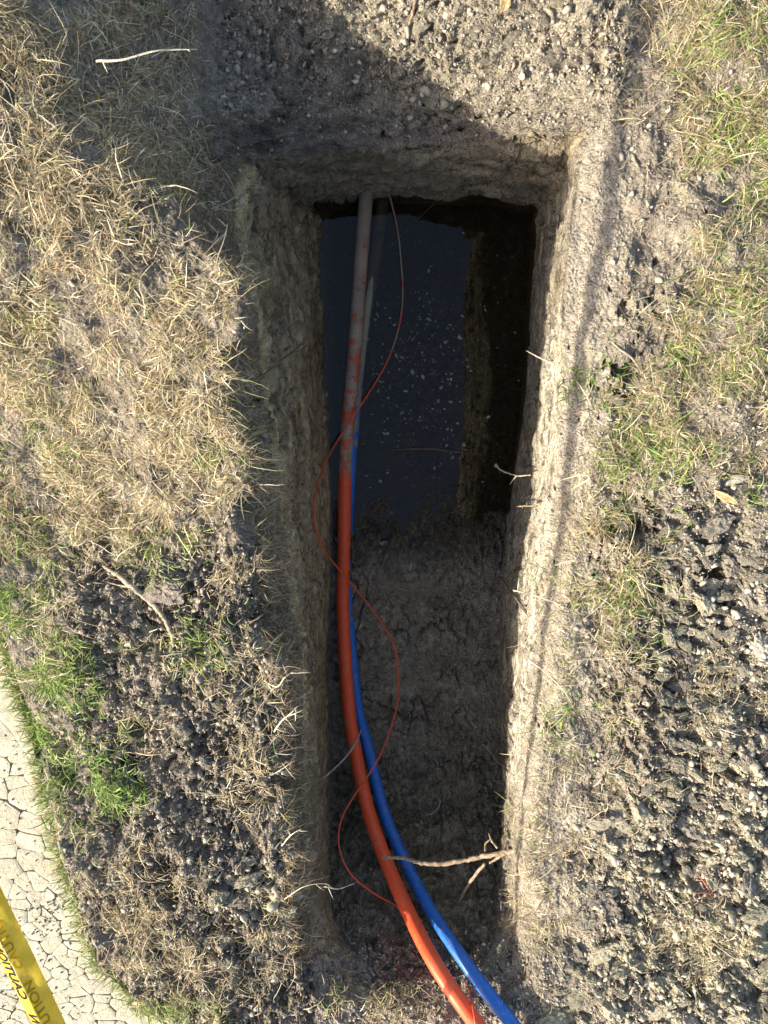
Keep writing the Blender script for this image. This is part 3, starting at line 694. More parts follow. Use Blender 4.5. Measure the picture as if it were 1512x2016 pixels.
# cracked mud plates, one object each
seeds = []
for _ in range(40000):
    px, py = rng.uniform(-170, 300), rng.uniform(1380, 2150)
    q = P(px, py, 0)[:2]
    if not pinpoly([q[0]], [q[1]], [tuple(a) for a in JW] + [(2., -9), (-9, -9), (-9, 3.)])[0]: continue
    if polydist(q[0], q[1], JW) < .010: continue
    md = .027 + .016 * (math.sin(px * .045) * math.cos(py * .023) + .3) if py < 1740 else .022 + .012 * math.sin(px * .09 + py * .05)
    if all(((q[0] - s[0]) * .72) ** 2 + ((q[1] - s[1]) * 1.2) ** 2 > md * md for s in seeds): seeds.append(q)
    if len(seeds) > 290: break
seeds = np.array(seeds)
def clip(poly, mid, nrm):
    out = []
    for i in range(len(poly)):
        a, b = poly[i], poly[(i + 1) % len(poly)]; da, db = np.dot(a - mid, nrm), np.dot(b - mid, nrm)
        if da <= 0: out.append(a)
        if da * db < 0: out.append(a + (b - a) * da / (da - db))
    return out
for k, s in enumerate(seeds):
    poly = [s + np.array(q) * .07 for q in ((-1, -1), (1, -1), (1, 1), (-1, 1))]
    dd = np.hypot(*(seeds - s).T)
    for j in np.argsort(dd)[1:14]:
        nrm = seeds[j] - s; ln = np.linalg.norm(nrm)
        if ln > .13: break
        poly = clip(poly, s + nrm / 2 - nrm / ln * (.00006 if rng.uniform() < .7 else rng.uniform(.0005, .0022)), nrm / ln)
        if len(poly) < 3: break
    if len(poly) < 3: continue
    # clip at the joint
    for a, b in zip(JW[:-1], JW[1:]):
        a = np.array(a); b = np.array(b)
        if polydist(s[0], s[1], [a, b]) < .06:
            tn = (b - a) / np.linalg.norm(b - a); nr = np.array([-tn[1], tn[0]])
            if np.dot(s - a, nr) > 0: nr = -nr
            poly = clip(poly, a + nr * .003, nr)
            if len(poly) < 3: break
    if len(poly) < 3: continue
    poly = np.array(poly); per = np.linalg.norm(np.roll(poly, -1, 0) - poly, axis=1); cum = np.r_[0, np.cumsum(per)]
    nb = 16; tq = np.linspace(0, cum[-1], nb, endpoint=False); pl = np.vstack([poly, poly[:1]])
    bd = np.stack([np.interp(tq, cum, pl[:, i]) for i in (0, 1)], 1); cen = bd.mean(0)
    bd = cen + (bd - cen) * (1 + .032 * rng.normal(size=(nb, 1))) 
    th = rng.uniform(.0062, .0070); curl = rng.uniform(-.0003, .0003) if rng.uniform() < .7 else rng.uniform(0, .0014); tx, ty = rng.normal(size=2) * .012
    def ring(sc, z, cu=0): return [(cen[0] + (q[0] - cen[0]) * sc, cen[1] + (q[1] - cen[1]) * sc, z + cu * rng.uniform(.4, 1.3) + tx * (q[0] - cen[0]) + ty * (q[1] - cen[1])) for q in bd]
    V = ring(.97, -.013) + ring(1.0, -.012 + th * .975, curl) + ring(.975, -.012 + th, curl) + ring(.55, -.012 + th, 0) + [(cen[0], cen[1], -.012 + th)]
    Fc = [(a * nb + i, a * nb + (i + 1) % nb, (a + 1) * nb + (i + 1) % nb, (a + 1) * nb + i) for a in range(3) for i in range(nb)]
    Fc += [(3 * nb + i, 3 * nb + (i + 1) % nb, 4 * nb, 4 * nb) for i in range(nb)]
    me = bpy.data.meshes.new('mud_plate'); V = np.array(V); V0 = V - [cen[0], cen[1], 0]
    me.from_pydata(V0.tolist(), [], [f if f[2] != f[3] else f[:3] for f in Fc]); me.update()
    o = link('mud_plate', me, M['mud'], path, True); o.location = (cen[0], cen[1], 0)

# ------------------------------------------------------------------ small crumbs of soil (uncountable)
ico_bm = bmesh.new(); bmesh.ops.create_icosphere(ico_bm, subdivisions=1, radius=1)
IV = np.array([v.co for v in ico_bm.verts]); IF = np.array([[v.index for v in f.verts] for f in ico_bm.faces]); ico_bm.free()
def region_weights(px, py):
    """density of bare crumbly soil, 0..1, in photo positions on the ground"""
    w = np.zeros_like(px)
    w += smooth(1150, 1300, px) * smooth(800, 1050, py)
    w += .5 * smooth(1110, 1180, px) * (.25 + .75 * smooth(750, 950, py)) * (py > 250)
    w += (px < 640) * smooth(1000, 1150, py) * smooth(60, 170, px)
    w += (px > 430) * (px < 1240) * (py < 250)
    w += (py > 1850) * (px > 300) * .9
    w += .12
    return np.clip(w, 0, 1)
def sample_xy(n):
    x = rng.uniform(-.85, .95, n); y = rng.uniform(-1.75, .72, n); z = hz(x, y)
    px, py = proj(np.stack([x, y, z], 1)); return x, y, z, px, py
on_path = lambda x, y, m=0.0: pinpoly(x, y, PPOLY) & (polydist(x, y, PE) > m)
OV = np.array([(1,0,0),(-1,0,0),(0,1,0),(0,-1,0),(0,0,1),(0,0,-1)], float); OF = np.array([(0,2,4),(2,1,4),(1,3,4),(3,0,4),(2,0,5),(1,2,5),(3,1,5),(0,3,5)])
def crumbs(name, n, smin, smax, wf_, colf, label, zmin=-.35, sink=.1, tiny=False):
    TV, TF = (OV, OF) if tiny else (IV, IF); nv = len(TV)
    x, y, z, px, py = sample_xy(n * 3)
    keep = (rng.uniform(size=len(x)) < wf_(px, py)) & (z > zmin) & ~on_path(x, y) & (px > -60) & (px < 1570) & (py > -60) & (py < 2090)
    x, y, z, px, py = (a[keep][:n] for a in (x, y, z, px, py)); n = len(x)
    s = smin + (smax - smin) * rng.uniform(size=n) ** 3.2
    dirs = rng.normal(size=(n, 3, 3)); Qm, _ = np.linalg.qr(dirs)
    sc = s[:, None] * rng.uniform(.55, 1.25, (n, 3)) 
    V = TV[None] * np.clip(1 + .40 * rng.normal(size=(n, nv, 1)), .35, 1.8) * sc[:, None]
    V = np.einsum('nij,nkj->nki', Qm, V) + np.stack([x, y, z + s * sink], 1)[:, None]
    Fc = (TF[None] + (np.arange(n) * nv)[:, None, None]).reshape(-1, 3)
    col = np.repeat(colf(n, px, py), nv, 0)
    return tag(link(name, npmesh(name, V.reshape(-1, 3), Fc, col), M['crumb']), label, kind='stuff')
def ccol(n, px, py):
    base = np.array([[.30, .265, .215]]) * rng.uniform(.7, 1.25, (n, 1))
    pw = np.clip(smooth(1050, 1300, px) * smooth(1500, 1850, py) + smooth(1330, 1450, px) * smooth(900, 1400, py) + .5 * smooth(1150, 1250, px) * (py < 250) + .15 * (px > 620) * (px < 900) * (py < 120), 0, 1)
    pl = rng.uniform(size=n) < (.03 + .28 * pw)
    base[pl] = np.array([.40, .365, .27]) * rng.uniform(.7, 1.25, (pl.sum(), 1))
    return base
crumbs('soil_crumbs', 11000, .0018, .0062, region_weights, ccol, 'loose grey crumbs of soil scattered over both banks')
crumbs('fine_soil_grains', 42000, .0010, .0032, region_weights, ccol, 'fine soil grains covering the bare ground', tiny=True)
def pale_w(px, py): return np.clip(smooth(1090, 1250, px) * smooth(1580, 1780, py) + smooth(1320, 1430, px) * smooth(1000, 1300, py) * .8 + .5 * np.exp(-((px - 490) / 70) ** 2 - ((py - 1765) / 50) ** 2) + .12 * (px > 600) * (px < 1250) * (py < 230), 0, 1)
crumbs('pale_rubble', 7500, .0025, .0105, pale_w, lambda n, a, b: np.where(rng.uniform(size=(n, 1)) < .55, np.array([[.43, .39, .285]]), np.array([[.32, .285, .225]])) * rng.uniform(.75, 1.2, (n, 1)), 'broken pale limestone rubble covering the lower right bank', sink=.25)
crumbs('trench_crumbs', 4200, .0012, .0055, lambda a, b: ((b > 1000) & (b < 1900) & (a > 640) & (a < 1010)).astype(float) * (.25 + .75 * smooth(1400, 1600, b)), lambda n, a, b: np.array([[.22, .19, .145]]) * rng.uniform(.6, 1.4, (n, 1)), 'small crumbs fallen onto the trench floor', -.75)

n = 9000; px, py = rng.uniform(0, 330, n), rng.uniform(1250, 2060, n); pw = .03 + .5 * (np.exp(-(((px - 130) / 45) ** 2 + ((py - 1775) / 30) ** 2)) + np.exp(-(((px - 85) / 45) ** 2 + ((py - 1830) / 28) ** 2)) + .5 * np.exp(-((px - 20) / 40) ** 2 - ((py - 1960) / 60) ** 2))
kp = rng.uniform(size=n) < pw; q = np.array([P(a, b, 0)[:2] for a, b in zip(px[kp], py[kp])]); kp2 = on_path(q[:, 0], q[:, 1], .004); q = q[kp2]; n = len(q); s = rng.uniform(.0008, .0030, n)
V = np.einsum('nij,nkj->nki', np.linalg.qr(rng.normal(size=(n, 3, 3)))[0], OV[None] * np.clip(1 + .4 * rng.normal(size=(n, 6, 1)), .4, 1.8) * s[:, None, None]) + np.stack([q[:, 0], q[:, 1], -.005 + s * .3], 1)[:, None]
tag(link('path_grit', npmesh('path_grit', V.reshape(-1, 3), (OF[None] + (np.arange(n) * 6)[:, None, None]).reshape(-1, 3), np.repeat(np.array([[.17, .15, .12]]) * rng.uniform(.6, 1.6, (n, 1)), 6, 0)), M['crumb']), 'dark grit and dirt scattered on the cracked mud of the path', kind='stuff')

# ------------------------------------------------------------------ clods and stones, one object each
def put(me, name, px, py, s, rz, label, cat, group=None, sink=.26, tilt=.3, dz=0):
    c = on(px, py, 0); o = bpy.data.objects.new(name, me); SC.collection.objects.link(o)
    o.scale = s if np.ndim(s) else (s, s, s); o.location = (c[0], c[1], c[2] + (np.min(o.scale) * (.5 - sink)) + dz)
    o.rotation_euler = (rng.uniform(-tilt, tilt), rng.uniform(-tilt, tilt), rz)
    return tag(o, label, cat, group)
var = {m: [blob('clod', (1, .8, .62), 10 * i + h, 4, .42, M[m]) for i in range(7)] for h, m in enumerate(('clod_grey', 'clod_pale', 'clod_white', 'clod_pink'))}
named = [
 (1500,1278,(.050,.034,.026),-1.0,'clod_white','big white stone cut by the right edge of the picture','stone'),
 (1440,946,(.036,.015,.014),.35,'clod_white','long flat white stone above the tan leaf','stone'),
 (1398,985,(.013,.014,.009),.9,'clod_pale','square cream stone under the tan leaf','stone'),
 (1408,1032,(.034,.027,.020),.5,'clod_grey','large rounded grey clod with dark hollow on its right','clod'),
 (1460,1045,(.013,.020,.012),.1,'clod_pale','upright cream lump between two grey clods on the right','clod'),
 (1497,1040,(.024,.024,.018),.1,'clod_grey','grey clod at the right edge beside the upright cream lump','clod'),
 (1462,1205,(.030,.026,.018),.3,'clod_grey','broad grey clod just above the big white stone','clod'),
 (1400,1222,(.009,.006,.005),-.2,'clod_white','tiny bright white chip between grey clods on the right','stone'),
 (1199,1451,(.010,.008,.007),.1,'clod_white','small round white pebble at the foot of a green tuft on the right','stone'),
 (1315,1583,(.016,.018,.011),.3,'clod_pale','pale yellow clod alone on dark crumbs in the lower right','clod'),
 (1408,1690,(.032,.022,.016),.45,'clod_pale','largest pale yellow lump near the lower right','clod'),
 (1453,1683,(.017,.018,.014),-.4,'clod_pale','cream lump just right of the largest yellow one','clod'),
 (1343,1688,(.025,.011,.010),-.45,'clod_pale','wedge-shaped cream stone left of the largest yellow lump','stone'),
 (1490,1800,(.040,.028,.020),.2,'clod_pale','large cream lump at the lower right edge','clod'),
 (1200,1790,(.028,.040,.014),.35,'clod_pink','smooth pinkish stone with a rust coloured chip','stone'),
 (1243,1783,(.012,.010,.008),-.5,'clod_white','small white pebble right of the smooth pinkish stone','stone'),
 (1290,1760,(.012,.022,.010),.3,'clod_grey','upright grey fragment left of the dark gap','clod'),
 (1170,1660,(.012,.007,.007),-.6,'clod_white','little white pebble half in dry grass','stone'),
 (1190,1870,(.040,.030,.018),.5,'clod_pale','yellow crumbly mass at the bottom right of the trench mouth','clod'),
 (1225,1905,(.032,.030,.018),-.3,'clod_pale','yellow lump right of the crumbly mass at the trench mouth','clod'),
 (1140,1960,(.034,.024,.014),.2,'clod_pale','pale lump close to the blue conduit at the bottom','clod'),
 (1290,1985,(.038,.026,.016),.6,'clod_pale','pale lump on the bottom edge below the dry grass','clod'),
 (1440,1880,(.042,.020,.014),-.6,'clod_grey','long slanting grey slab of soil at lower right','clod'),
 (1395,1790,(.050,.022,.016),-.5,'clod_grey','broad slanting grey slab under the red root','clod'),
 (1470,1740,(.022,.040,.016),.3,'clod_grey','narrow upright slab right of the cream lumps','clod'),
 (1440,1590,(.036,.018,.014),-.7,'clod_pale','slanting pale slab at the right edge above the yellow lumps','clod'),
 (1365,1520,(.034,.012,.012),-.7,'clod_pale','thin slanting pale slab beside a dark gap','clod'),
 (1215,1490,(.018,.014,.009),.3,'clod_pale','cream lump below the small white pebble','clod'),
 (1225,1340,(.015,.012,.009),.3,'clod_pale','cream lump in front of grass left of the big white stone','clod'),
 (1305,1330,(.020,.014,.009),.3,'clod_pale','cream lump on the slope below the big white stone','clod'),
 (320,1160,(.040,.030,.016),-.1,'clod_pink','large pinkish grey clod right of the bent stick','clod'),
 (290,1382,(.016,.014,.010),.2,'clod_pale','beige clod on dark soil of the left bank','clod'),
 (490,1728,(.030,.017,.014),.2,'clod_pale','upper of the pale rocks on the lower left bank','rock'),
 (480,1765,(.036,.024,.018),-.1,'clod_grey','wide grey rock below the upper pale one on the left bank','rock'),
 (430,1765,(.020,.024,.016),.1,'clod_pale','pale rock at the left end of the rock cluster','rock'),
 (560,1800,(.026,.018,.014),.4,'clod_pale','pale rock nearest the trench on the lower left bank','rock'),
 (430,1805,(.026,.016,.012),.4,'clod_pale','lowest pale rock in the left bank cluster','rock'),
 (365,1455,(.014,.010,.008),.4,'clod_pale','cream crumb cluster beside a hollow on the left bank','clod'),
 (490,1910,(.017,.013,.005),.5,'clod_pink','flat grey pebble in brown grass near the bottom','stone'),
 (318,1628,(.008,.014,.006),.2,'clod_white','narrow whitish stone on dark soil left of the trench','stone'),
 (1205,655,(.017,.012,.010),.4,'clod_pale','pale chalky lump beside the shadow line on the right lip','clod'),
 (1255,190,(.012,.014,.009),.4,'clod_pale','chalky lump at the shadow line near the top right','clod'),
 (610,75,(.014,.012,.010),.4,'clod_grey','pale grey lump in the shade beyond the far end','clod'),
 (880,150,(.012,.010,.008),.4,'clod_pale','cream lump above the far wall of the trench','clod'),
]
for px, py, s, rz, m, lab, cat in named:
    o = put(random.choice(var[m]), 'stone' if cat in ('stone', 'rock') else 'clod', px, py, s, rz, lab, cat)
    if 'rust coloured' in lab:
        ch = blob('chip', (.16, .09, .08), 77, 2, .3, M['root_red']); co = link('chip', ch, None, o); co.location = (.25, -.42, .50)
spots = []; grp_names = []
zones = [(1300, 1512, 1080, 1500, 95, .014, .036, (.60, .37, .03)), (1060, 1512, 1500, 2016, 125, .014, .042, (.38, .59, .03)), (130, 480, 1060, 1560, 45, .008, .018, (.85, .12, .03)),
         (300, 640, 1600, 1990, 40, .008, .020, (.6, .36, .04)), (480, 1200, 0, 130, 45, .006, .014, (.75, .22, .03)), (1200, 1330, 700, 1050, 14, .006, .014, (.7, .25, .05))]
ZN = ['on the rubble slope at the right edge', 'in the rubble right of the trench mouth', 'on the bare soil of the middle left bank', 'on the bare soil of the lower left bank', 'on the loose soil beyond the far end', 'by the hollow on the upper right bank']
GR = {0: ('grey brown clod lying loose on the torn-up bank', 'clod', 'grey clods lying over the banks'),
      1: ('pale cream lump of crumbly limestone on the bank', 'clod', 'pale limestone lumps on the banks'),
      2: ('small white limestone chip on the bank', 'stone', 'white chips on the banks')}
for zi, (xa, xb, ya, yb, n, s0, s1, pr) in enumerate(zones):
    k = 0; tries = 0
    while k < n and tries < 4000:
        tries += 1
        px, py = rng.uniform(xa, xb), rng.uniform(ya, yb)
        if xa == 1060 and px < 1060 + (2016 - py) * .28: continue
        if xa == 300 and px > 620 - 0: continue
        if xa == 480 and px < 480: continue
        s = s0 + (s1 - s0) * rng.uniform() ** 2
        if any((px - a) ** 2 + (py - b) ** 2 < (c * 700 + s * 700) ** 2 for a, b, c in spots): continue
        if any((px - a[0]) ** 2 + (py - a[1]) ** 2 < (a[2][0] * 700 + s * 700) ** 2 for a in named): continue
        q = P(px, py, 0)
        if on_path(np.array([q[0]]), np.array([q[1]]))[0]: continue
        spots.append((px, py, s)); k += 1
        kind = int(rng.choice(3, p=pr)); m = ('clod_grey', 'clod_pale', 'clod_white')[kind]
        if kind == 2: s *= .5
        cat = ('clod', 'clod', 'stone')[kind]; a_ = ('grey brown clod', 'pale cream limestone lump', 'small white limestone chip')[kind]
        lab = a_ + ' ' + ZN[zi]; grp = a_ + 's ' + ZN[zi]
        grp_names.append(grp)
        ob = put(random.choice(var[m]), 'clod' if kind < 2 else 'stone_chip', px, py, (s * rng.uniform(.9, 1.5), s * rng.uniform(.7, 1), s * rng.uniform(.6, .85)), rng.uniform(-1.2, .4), lab, cat, grp)
        ob['pxy'] = (px, py, s); ob['what'] = ('grey brown clod', 'pale cream lump', 'white chip')[kind]

LM = [(1500,1278,'big white stone'),(1440,946,'long flat white stone'),(1420,976,'long tan leaf'),(1408,1032,'large rounded grey clod'),(1199,1451,'small round white pebble'),(1315,1583,'lone pale yellow clod'),
      (1408,1690,'largest pale yellow lump'),(1385,1740,'reddish forked root'),(1200,1790,'smooth pinkish stone'),(1190,1870,'yellow crumbly mass'),(1490,1800,'large cream edge lump'),(1440,1880,'long slanting grey slab'),(1020,1668,'thick broken root'),
      (320,1160,'large pinkish grey clod'),(270,1160,'bent stick'),(490,1745,'pale rock cluster'),(490,1910,'flat grey pebble'),(428,1999,'wooden stake end'),(318,1628,'narrow whitish stone'),(808,40,'slim brown stem'),(992,12,'orange brown leaf'),
      (880,150,'cream lump on the far lip'),(610,75,'pale grey lump in the shade'),(1255,190,'chalky lump at the top right'),(1300,1094,'stout weathered root'),(1235,700,'hollow on the right bank'),(290,1382,'beige clod on the left bank'),(1120,1990,'blue conduit'),(1275,1452,'thin dark root'),(1330,1870,'dry grass patch')]
USED = {}
def unique_label(px, py, s, what):
    size = 'tiny' if s < .009 else 'small' if s < .0125 else 'middling' if s < .016 else 'large' if s < .023 else 'huge'
    for q in sorted(LM, key=lambda q: (q[0] - px) ** 2 + (q[1] - py) ** 2)[:9]:
        dx, dy = px - q[0], py - q[1]; r_ = math.hypot(dx, dy)
        a = int(round(math.degrees(math.atan2(-dy, dx)) / 45)) % 8
        dr = ('right of', 'upper right of', 'above', 'upper left of', 'left of', 'lower left of', 'below', 'lower right of')[a]
        di = 'just' if r_ < 60 else 'some way' if r_ < 130 else 'far'
        lab = f'{size} {what} {di} {dr} the {q[2]}'
        if lab not in USED: USED[lab] = 1; return lab
    return lab
for o in SC.objects:
    if o.get('group') in [g for g in set(grp_names)] and o.get('pxy'):
        px, py, s = o['pxy']; o['label'] = unique_label(px, py, s, o['what']); del o['pxy']; del o['what']

# ------------------------------------------------------------------ grass
def blades(name, n, x, y, z, az, el, Ln, w, curl, col, mat, label, seg=4, wob=.15, kindv='stuff'):
    az = az.astype(float); t_ = np.linspace(0, 1, seg + 1)
    pts = np.zeros((n, seg + 1, 3)); cur = np.stack([x, y, z], 1); pts[:, 0] = cur
    a = az.copy(); e = el.copy(); ws = []
    for k in range(seg):
        st = (Ln / seg)[:, None]
        cur = cur + st * np.stack([np.cos(a) * np.cos(e), np.sin(a) * np.cos(e), np.sin(e)], 1); pts[:, k + 1] = cur
        a = a + rng.normal(size=n) * wob + curl * .6; e = e - np.abs(curl) * .8 - rng.uniform(0, wob, n)
    perp = np.stack([-np.sin(az), np.cos(az), rng.normal(size=n) * .5], 1); perp /= np.linalg.norm(perp, axis=1)[:, None]
    wt = w[:, None] * (np.array([.75, 1, .9, .65, .12, .05])[:seg + 1] if seg == 4 else np.linspace(1, .2, seg + 1))[None]
    Lp = pts - perp[:, None] * wt[..., None] * .5; Rp = pts + perp[:, None] * wt[..., None] * .5
    V = np.stack([Lp, Rp], 2).reshape(-1, 3); b = (np.arange(n) * (seg + 1) * 2)[:, None]; k = np.arange(seg)[None] * 2
    Fc = np.stack([b + k, b + k + 1, b + k + 3, b + k + 2], -1).reshape(-1, 4)
    cc = np.repeat(col, (seg + 1) * 2, 0)
    return tag(link(name, npmesh(name, V, Fc, cc), mat), label, kind=kindv)
def straw(n):
    base = np.array([[.49, .42, .24], [.62, .56, .36], [.34, .27, .15], [.76, .71, .52], [.42, .29, .17], [.28, .29, .10]])[rng.choice(6, n, p=[.32, .22, .19, .12, .08, .07])]
    return base * np.array([.92, .88, .90]) * rng.uniform(.6, 1.15, (n, 1))
def green(n):
    base = np.array([[.16, .25, .045], [.22, .31, .07], [.30, .36, .11], [.10, .17, .04]])[rng.choice(4, n, p=[.34, .3, .2, .16])]
    return base * rng.uniform(.75, 1.25, (n, 1))
def blob_w(px, py, L_):
    w = np.zeros_like(px)
    for cx, cy, rx, ry, a in L_: w = np.maximum(w, a * np.exp(-(((px - cx) / rx) ** 2 + ((py - cy) / ry) ** 2) ** 1.3))
    return w
DRY = [(150,100,260,260,1),(120,420,330,260,1),(130,700,330,260,1),(250,600,200,200,1),(300,830,160,120,1),(120,980,250,120,.8),(420,1000,90,90,.55),(440,1150,70,150,.4),(500,1450,60,120,.5),(460,1330,110,70,.35),
       (260,1420,90,60,.2),(300,1730,120,70,.6),(250,1850,80,110,1),(350,1900,100,100,.7),(540,1850,120,90,.6),(480,1560,60,60,.45),(460,1950,90,50,.4),(90,1250,90,100,.5),(150,1600,60,60,.5),(330,1290,90,60,.25),
       (1400,80,160,200,.9),(1450,350,130,200,.9),(1440,620,130,220,.85),(1400,830,170,120,.7),(1210,860,80,90,.45),(1180,960,60,60,.5),(1210,1050,90,110,.8),(1200,1200,100,120,.75),(1180,1350,70,110,.5),(1410,1370,110,70,.7),(1240,1560,90,60,.4),
       (1150,1480,70,60,.4),(1090,1640,70,70,.65),(1040,1700,60,90,.7),(1050,1800,70,80,.75),(1340,1860,80,90,.9),(1330,1480,60,40,.4),(640,1930,60,50,.6),(740,1960,110,40,.6),(1000,1960,60,40,.35),(600,1990,80,40,.4)]
GRN = [(30,1180,60,90,1),(70,1060,60,70,.5),(110,1330,90,90,.95),(170,1300,70,50,.7),(110,1450,60,70,1),(150,1530,80,60,1),(230,1560,60,35,.9),(140,1640,40,50,.6),(250,1430,30,30,.3),(330,1990,80,25,1),(470,2005,70,20,.7),(30,860,120,110,.4),
       (60,1000,90,60,.35),(330,1090,70,50,.4),(400,1260,60,70,.35),(1450,120,120,120,.55),(1470,330,90,160,.6),(1470,600,100,130,.75),(1400,720,90,90,.45),(1290,870,90,80,.55),(1170,780,60,60,.5),(1210,900,60,60,.45),(1220,1010,60,50,.3),
       (1290,1030,50,40,.3),(1190,1160,90,50,.45),(1240,1230,60,60,.4),(1130,1400,70,60,.5),(1170,1430,50,50,.4),(1340,900,80,50,.5),(90,650,60,60,.25),(300,560,60,40,.4),(180,750,40,40,.4),(420,900,40,30,.3),(700,1950,90,30,.35),(1450,970,60,30,.4)]
def lay(name, n, WL, colf, Lr, wr, elr, label, thr=0.0, over=6, dzr=.02, curl=.25):
    x, y, z, px, py = sample_xy(n * over); w = blob_w(px, py, WL) * (1 - .45 * smooth(1050, 1200, py) * (px < 640) * (name != 'green_grass')) * (1 - .45 * smooth(1400, 1600, py) * (px > 900)) * (1 - .4 * smooth(850, 950, py) * (px > 1080))
    pat = .52 + 1.5 * fbm(np.stack([x, y, z * 0], 1), 14, 3, 131)
    keep = (rng.uniform(size=len(x)) < w * np.clip(pat, 0.04, 1)) & (z > -.12) & ~on_path(x, y, .004) & (px > -80) & (px < 1590) & (py > -80) & (py < 2120)
    x, y, z, px, py = (a[keep][:n] for a in (x, y, z, px, py)); k = len(x)
    # tufts: pull towards cell centres, blades fan out from them
    az = rng.uniform(0, 6.283, k)
    ang_ = np.arctan2(noise(np.stack([x, y, z * 0], 1), 12, 141), noise(np.stack([x, y, z * 0], 1), 12, 142)); m = rng.uniform(size=k) < .6
    az[m] = ang_[m] + rng.normal(size=m.sum()) * .7
    el = np.radians(rng.uniform(*elr, k)); Ln = rng.uniform(*Lr, k) * rng.uniform(.6, 1.1, k); w_ = rng.uniform(*wr, k)
    z = z + rng.uniform(-.003, dzr, k)
    print(name, k)
    return blades(name, k, x, y, z, az, el, Ln, w_, rng.normal(size=k) * curl, colf(k), M['grass'], label)
lay('dry_grass', 64000, DRY, straw, (.008, .040), (.0006, .0018), (-12, 35), 'matted dry straw-coloured grass covering both banks', over=11)
lay('long_dry_grass', 7000, DRY, straw, (.035, .08), (.0008, .0020), (0, 40), 'longer bleached grass stems over the dry mat', over=8, curl=.18)
lay('green_grass', 15000, GRN, green, (.018, .05), (.0012, .0026), (15, 65), 'short green grass growing in patches on the banks', over=20, dzr=.008, curl=.2)
n = 1500; i_ = rng.integers(2, 9, n); f_ = rng.uniform(size=n)[:, None]; pe_ = np.array(PE); q_ = pe_[i_] * (1 - f_) + pe_[i_ + 1] * f_ + rng.normal(size=(n, 2)) * .004 + [.008, .002]
blades('path_edge_grass', n, q_[:, 0], q_[:, 1], hz(q_[:, 0], q_[:, 1]).clip(-.01) + .002, math.pi + rng.normal(size=n) * .7 + .1, np.radians(rng.uniform(5, 55, n)), rng.uniform(.015, .045, n), rng.uniform(.001, .0022, n), rng.normal(size=n) * .2, np.where(rng.uniform(size=(n, 1)) < .65, green(n), straw(n)), M['grass'],
       'green and dry grass blades spilling over the edge of the pale kerb')
# grass hanging over the left lip and reaching out past the right lip
def rim_points(name_ring, t0, t1, n):
    tq = rng.uniform(t0, t1, n); return ring_eval(cw[name_ring], tq), tq
pE, tq = rim_points('E', 2.3, 9.0, 1150)
xx = pE[:, 0] + rng.uniform(-.05, .02, len(tq)); yy = pE[:, 1] + rng.normal(size=len(tq)) * .01
w_ = .12 + .88 * smooth(0, .25, noise(np.stack([xx, yy, yy * 0], 1), 17, 151)); kp = rng.uniform(size=len(xx)) < w_; xx, yy = xx[kp], yy[kp]; n = len(xx)
blades('overhanging_grass', n, xx, yy, hz(xx, yy) + .004, rng.normal(size=n) * 1.15, np.radians(rng.uniform(-40, 25, n)), rng.uniform(.010, .06, n), rng.uniform(.0010, .0022, n), rng.normal(size=n) * .3, np.where(rng.uniform(size=(n, 1)) < .82, straw(n), green(n)), M['grass'],
       'bleached grass stems hanging over the left edge of the trench')
pE, tq = rim_points('E', 13.4, 20.6, 900)
xx = pE[:, 0] + rng.uniform(-.02, .05, len(tq)); yy = pE[:, 1]; px, py = proj(np.stack([xx, yy, yy * 0], 1)); kp = rng.uniform(size=len(xx)) < smooth(700, 900, py) * (.35 + .65 * (noise(np.stack([xx, yy, yy * 0], 1), 14, 152) > 0)); xx, yy = xx[kp], yy[kp]; n = len(xx)
blades('edge_grass', n, xx, yy, hz(xx, yy) + .003, math.pi + rng.normal(size=n) * .8, np.radians(rng.uniform(-10, 40, n)), rng.uniform(.015, .055, n), rng.uniform(.0009, .0018, n), rng.normal(size=n) * .3, np.where(rng.uniform(size=(n, 1)) < .8, straw(n), green(n)), M['grass'],
       'dry grass leaning over the right edge of the trench')
# fine root hair down the left wall and bank
n = 6500; tq = rng.uniform(1.6, 9.0, n); q = rng.uniform(0, 1, n) ** .8; a_ = ring_eval(cw['E'], tq); b_ = ring_eval(cw['D'], tq); pp = a_ * (1 - q[:, None]) + b_ * q[:, None]
pp[:, 2] = hz(pp[:, 0], pp[:, 1]) + .004
px, py = proj(pp); kp = rng.uniform(size=n) < (.15 + .85 * smooth(700, 1000, py)); pp = pp[kp]; n = len(pp)
hair = np.array([[.34, .25, .145]]) * rng.uniform(.3, 1.7, (n, 1))
blades('root_hair', n, pp[:, 0], pp[:, 1], pp[:, 2], rng.normal(size=n) * 1.1 - .3, np.radians(rng.uniform(-45, 25, n)), rng.uniform(.015, .06, n), rng.uniform(.0004, .0009, n), rng.normal(size=n) * .45, hair, M['fibre'],
       'fine brown root hair matted down the left side of the trench', wob=.35)
n = 1500; tq = rng.uniform(2.0, 4.6, n); q = rng.uniform(0, .75, n); a_ = ring_eval(cw['D'], tq); b_ = ring_eval(cw['B'], tq); pp = a_ * (1 - q[:, None]) + b_ * q[:, None]
pp[:, 0] += .006; hair = np.array([[.24, .18, .10]]) * rng.uniform(.5, 1.5, (n, 1))
blades('wall_root_hair', n, pp[:, 0], pp[:, 1], pp[:, 2], rng.normal(size=n) * .5 + 1.6, np.radians(rng.uniform(-75, 5, n)), rng.uniform(.02, .07, n), rng.uniform(.0004, .0008, n), rng.normal(size=n) * .3, hair, M['fibre'],
       'thin roots hanging on the lower left wall', wob=.3)
n = 1100; x, y, z, px, py = sample_xy(n * 6); kp = (px > 1090) & (px < 1512) & (z > -.1); x, y, z = x[kp][:n], y[kp][:n], z[kp][:n]; n = len(x)
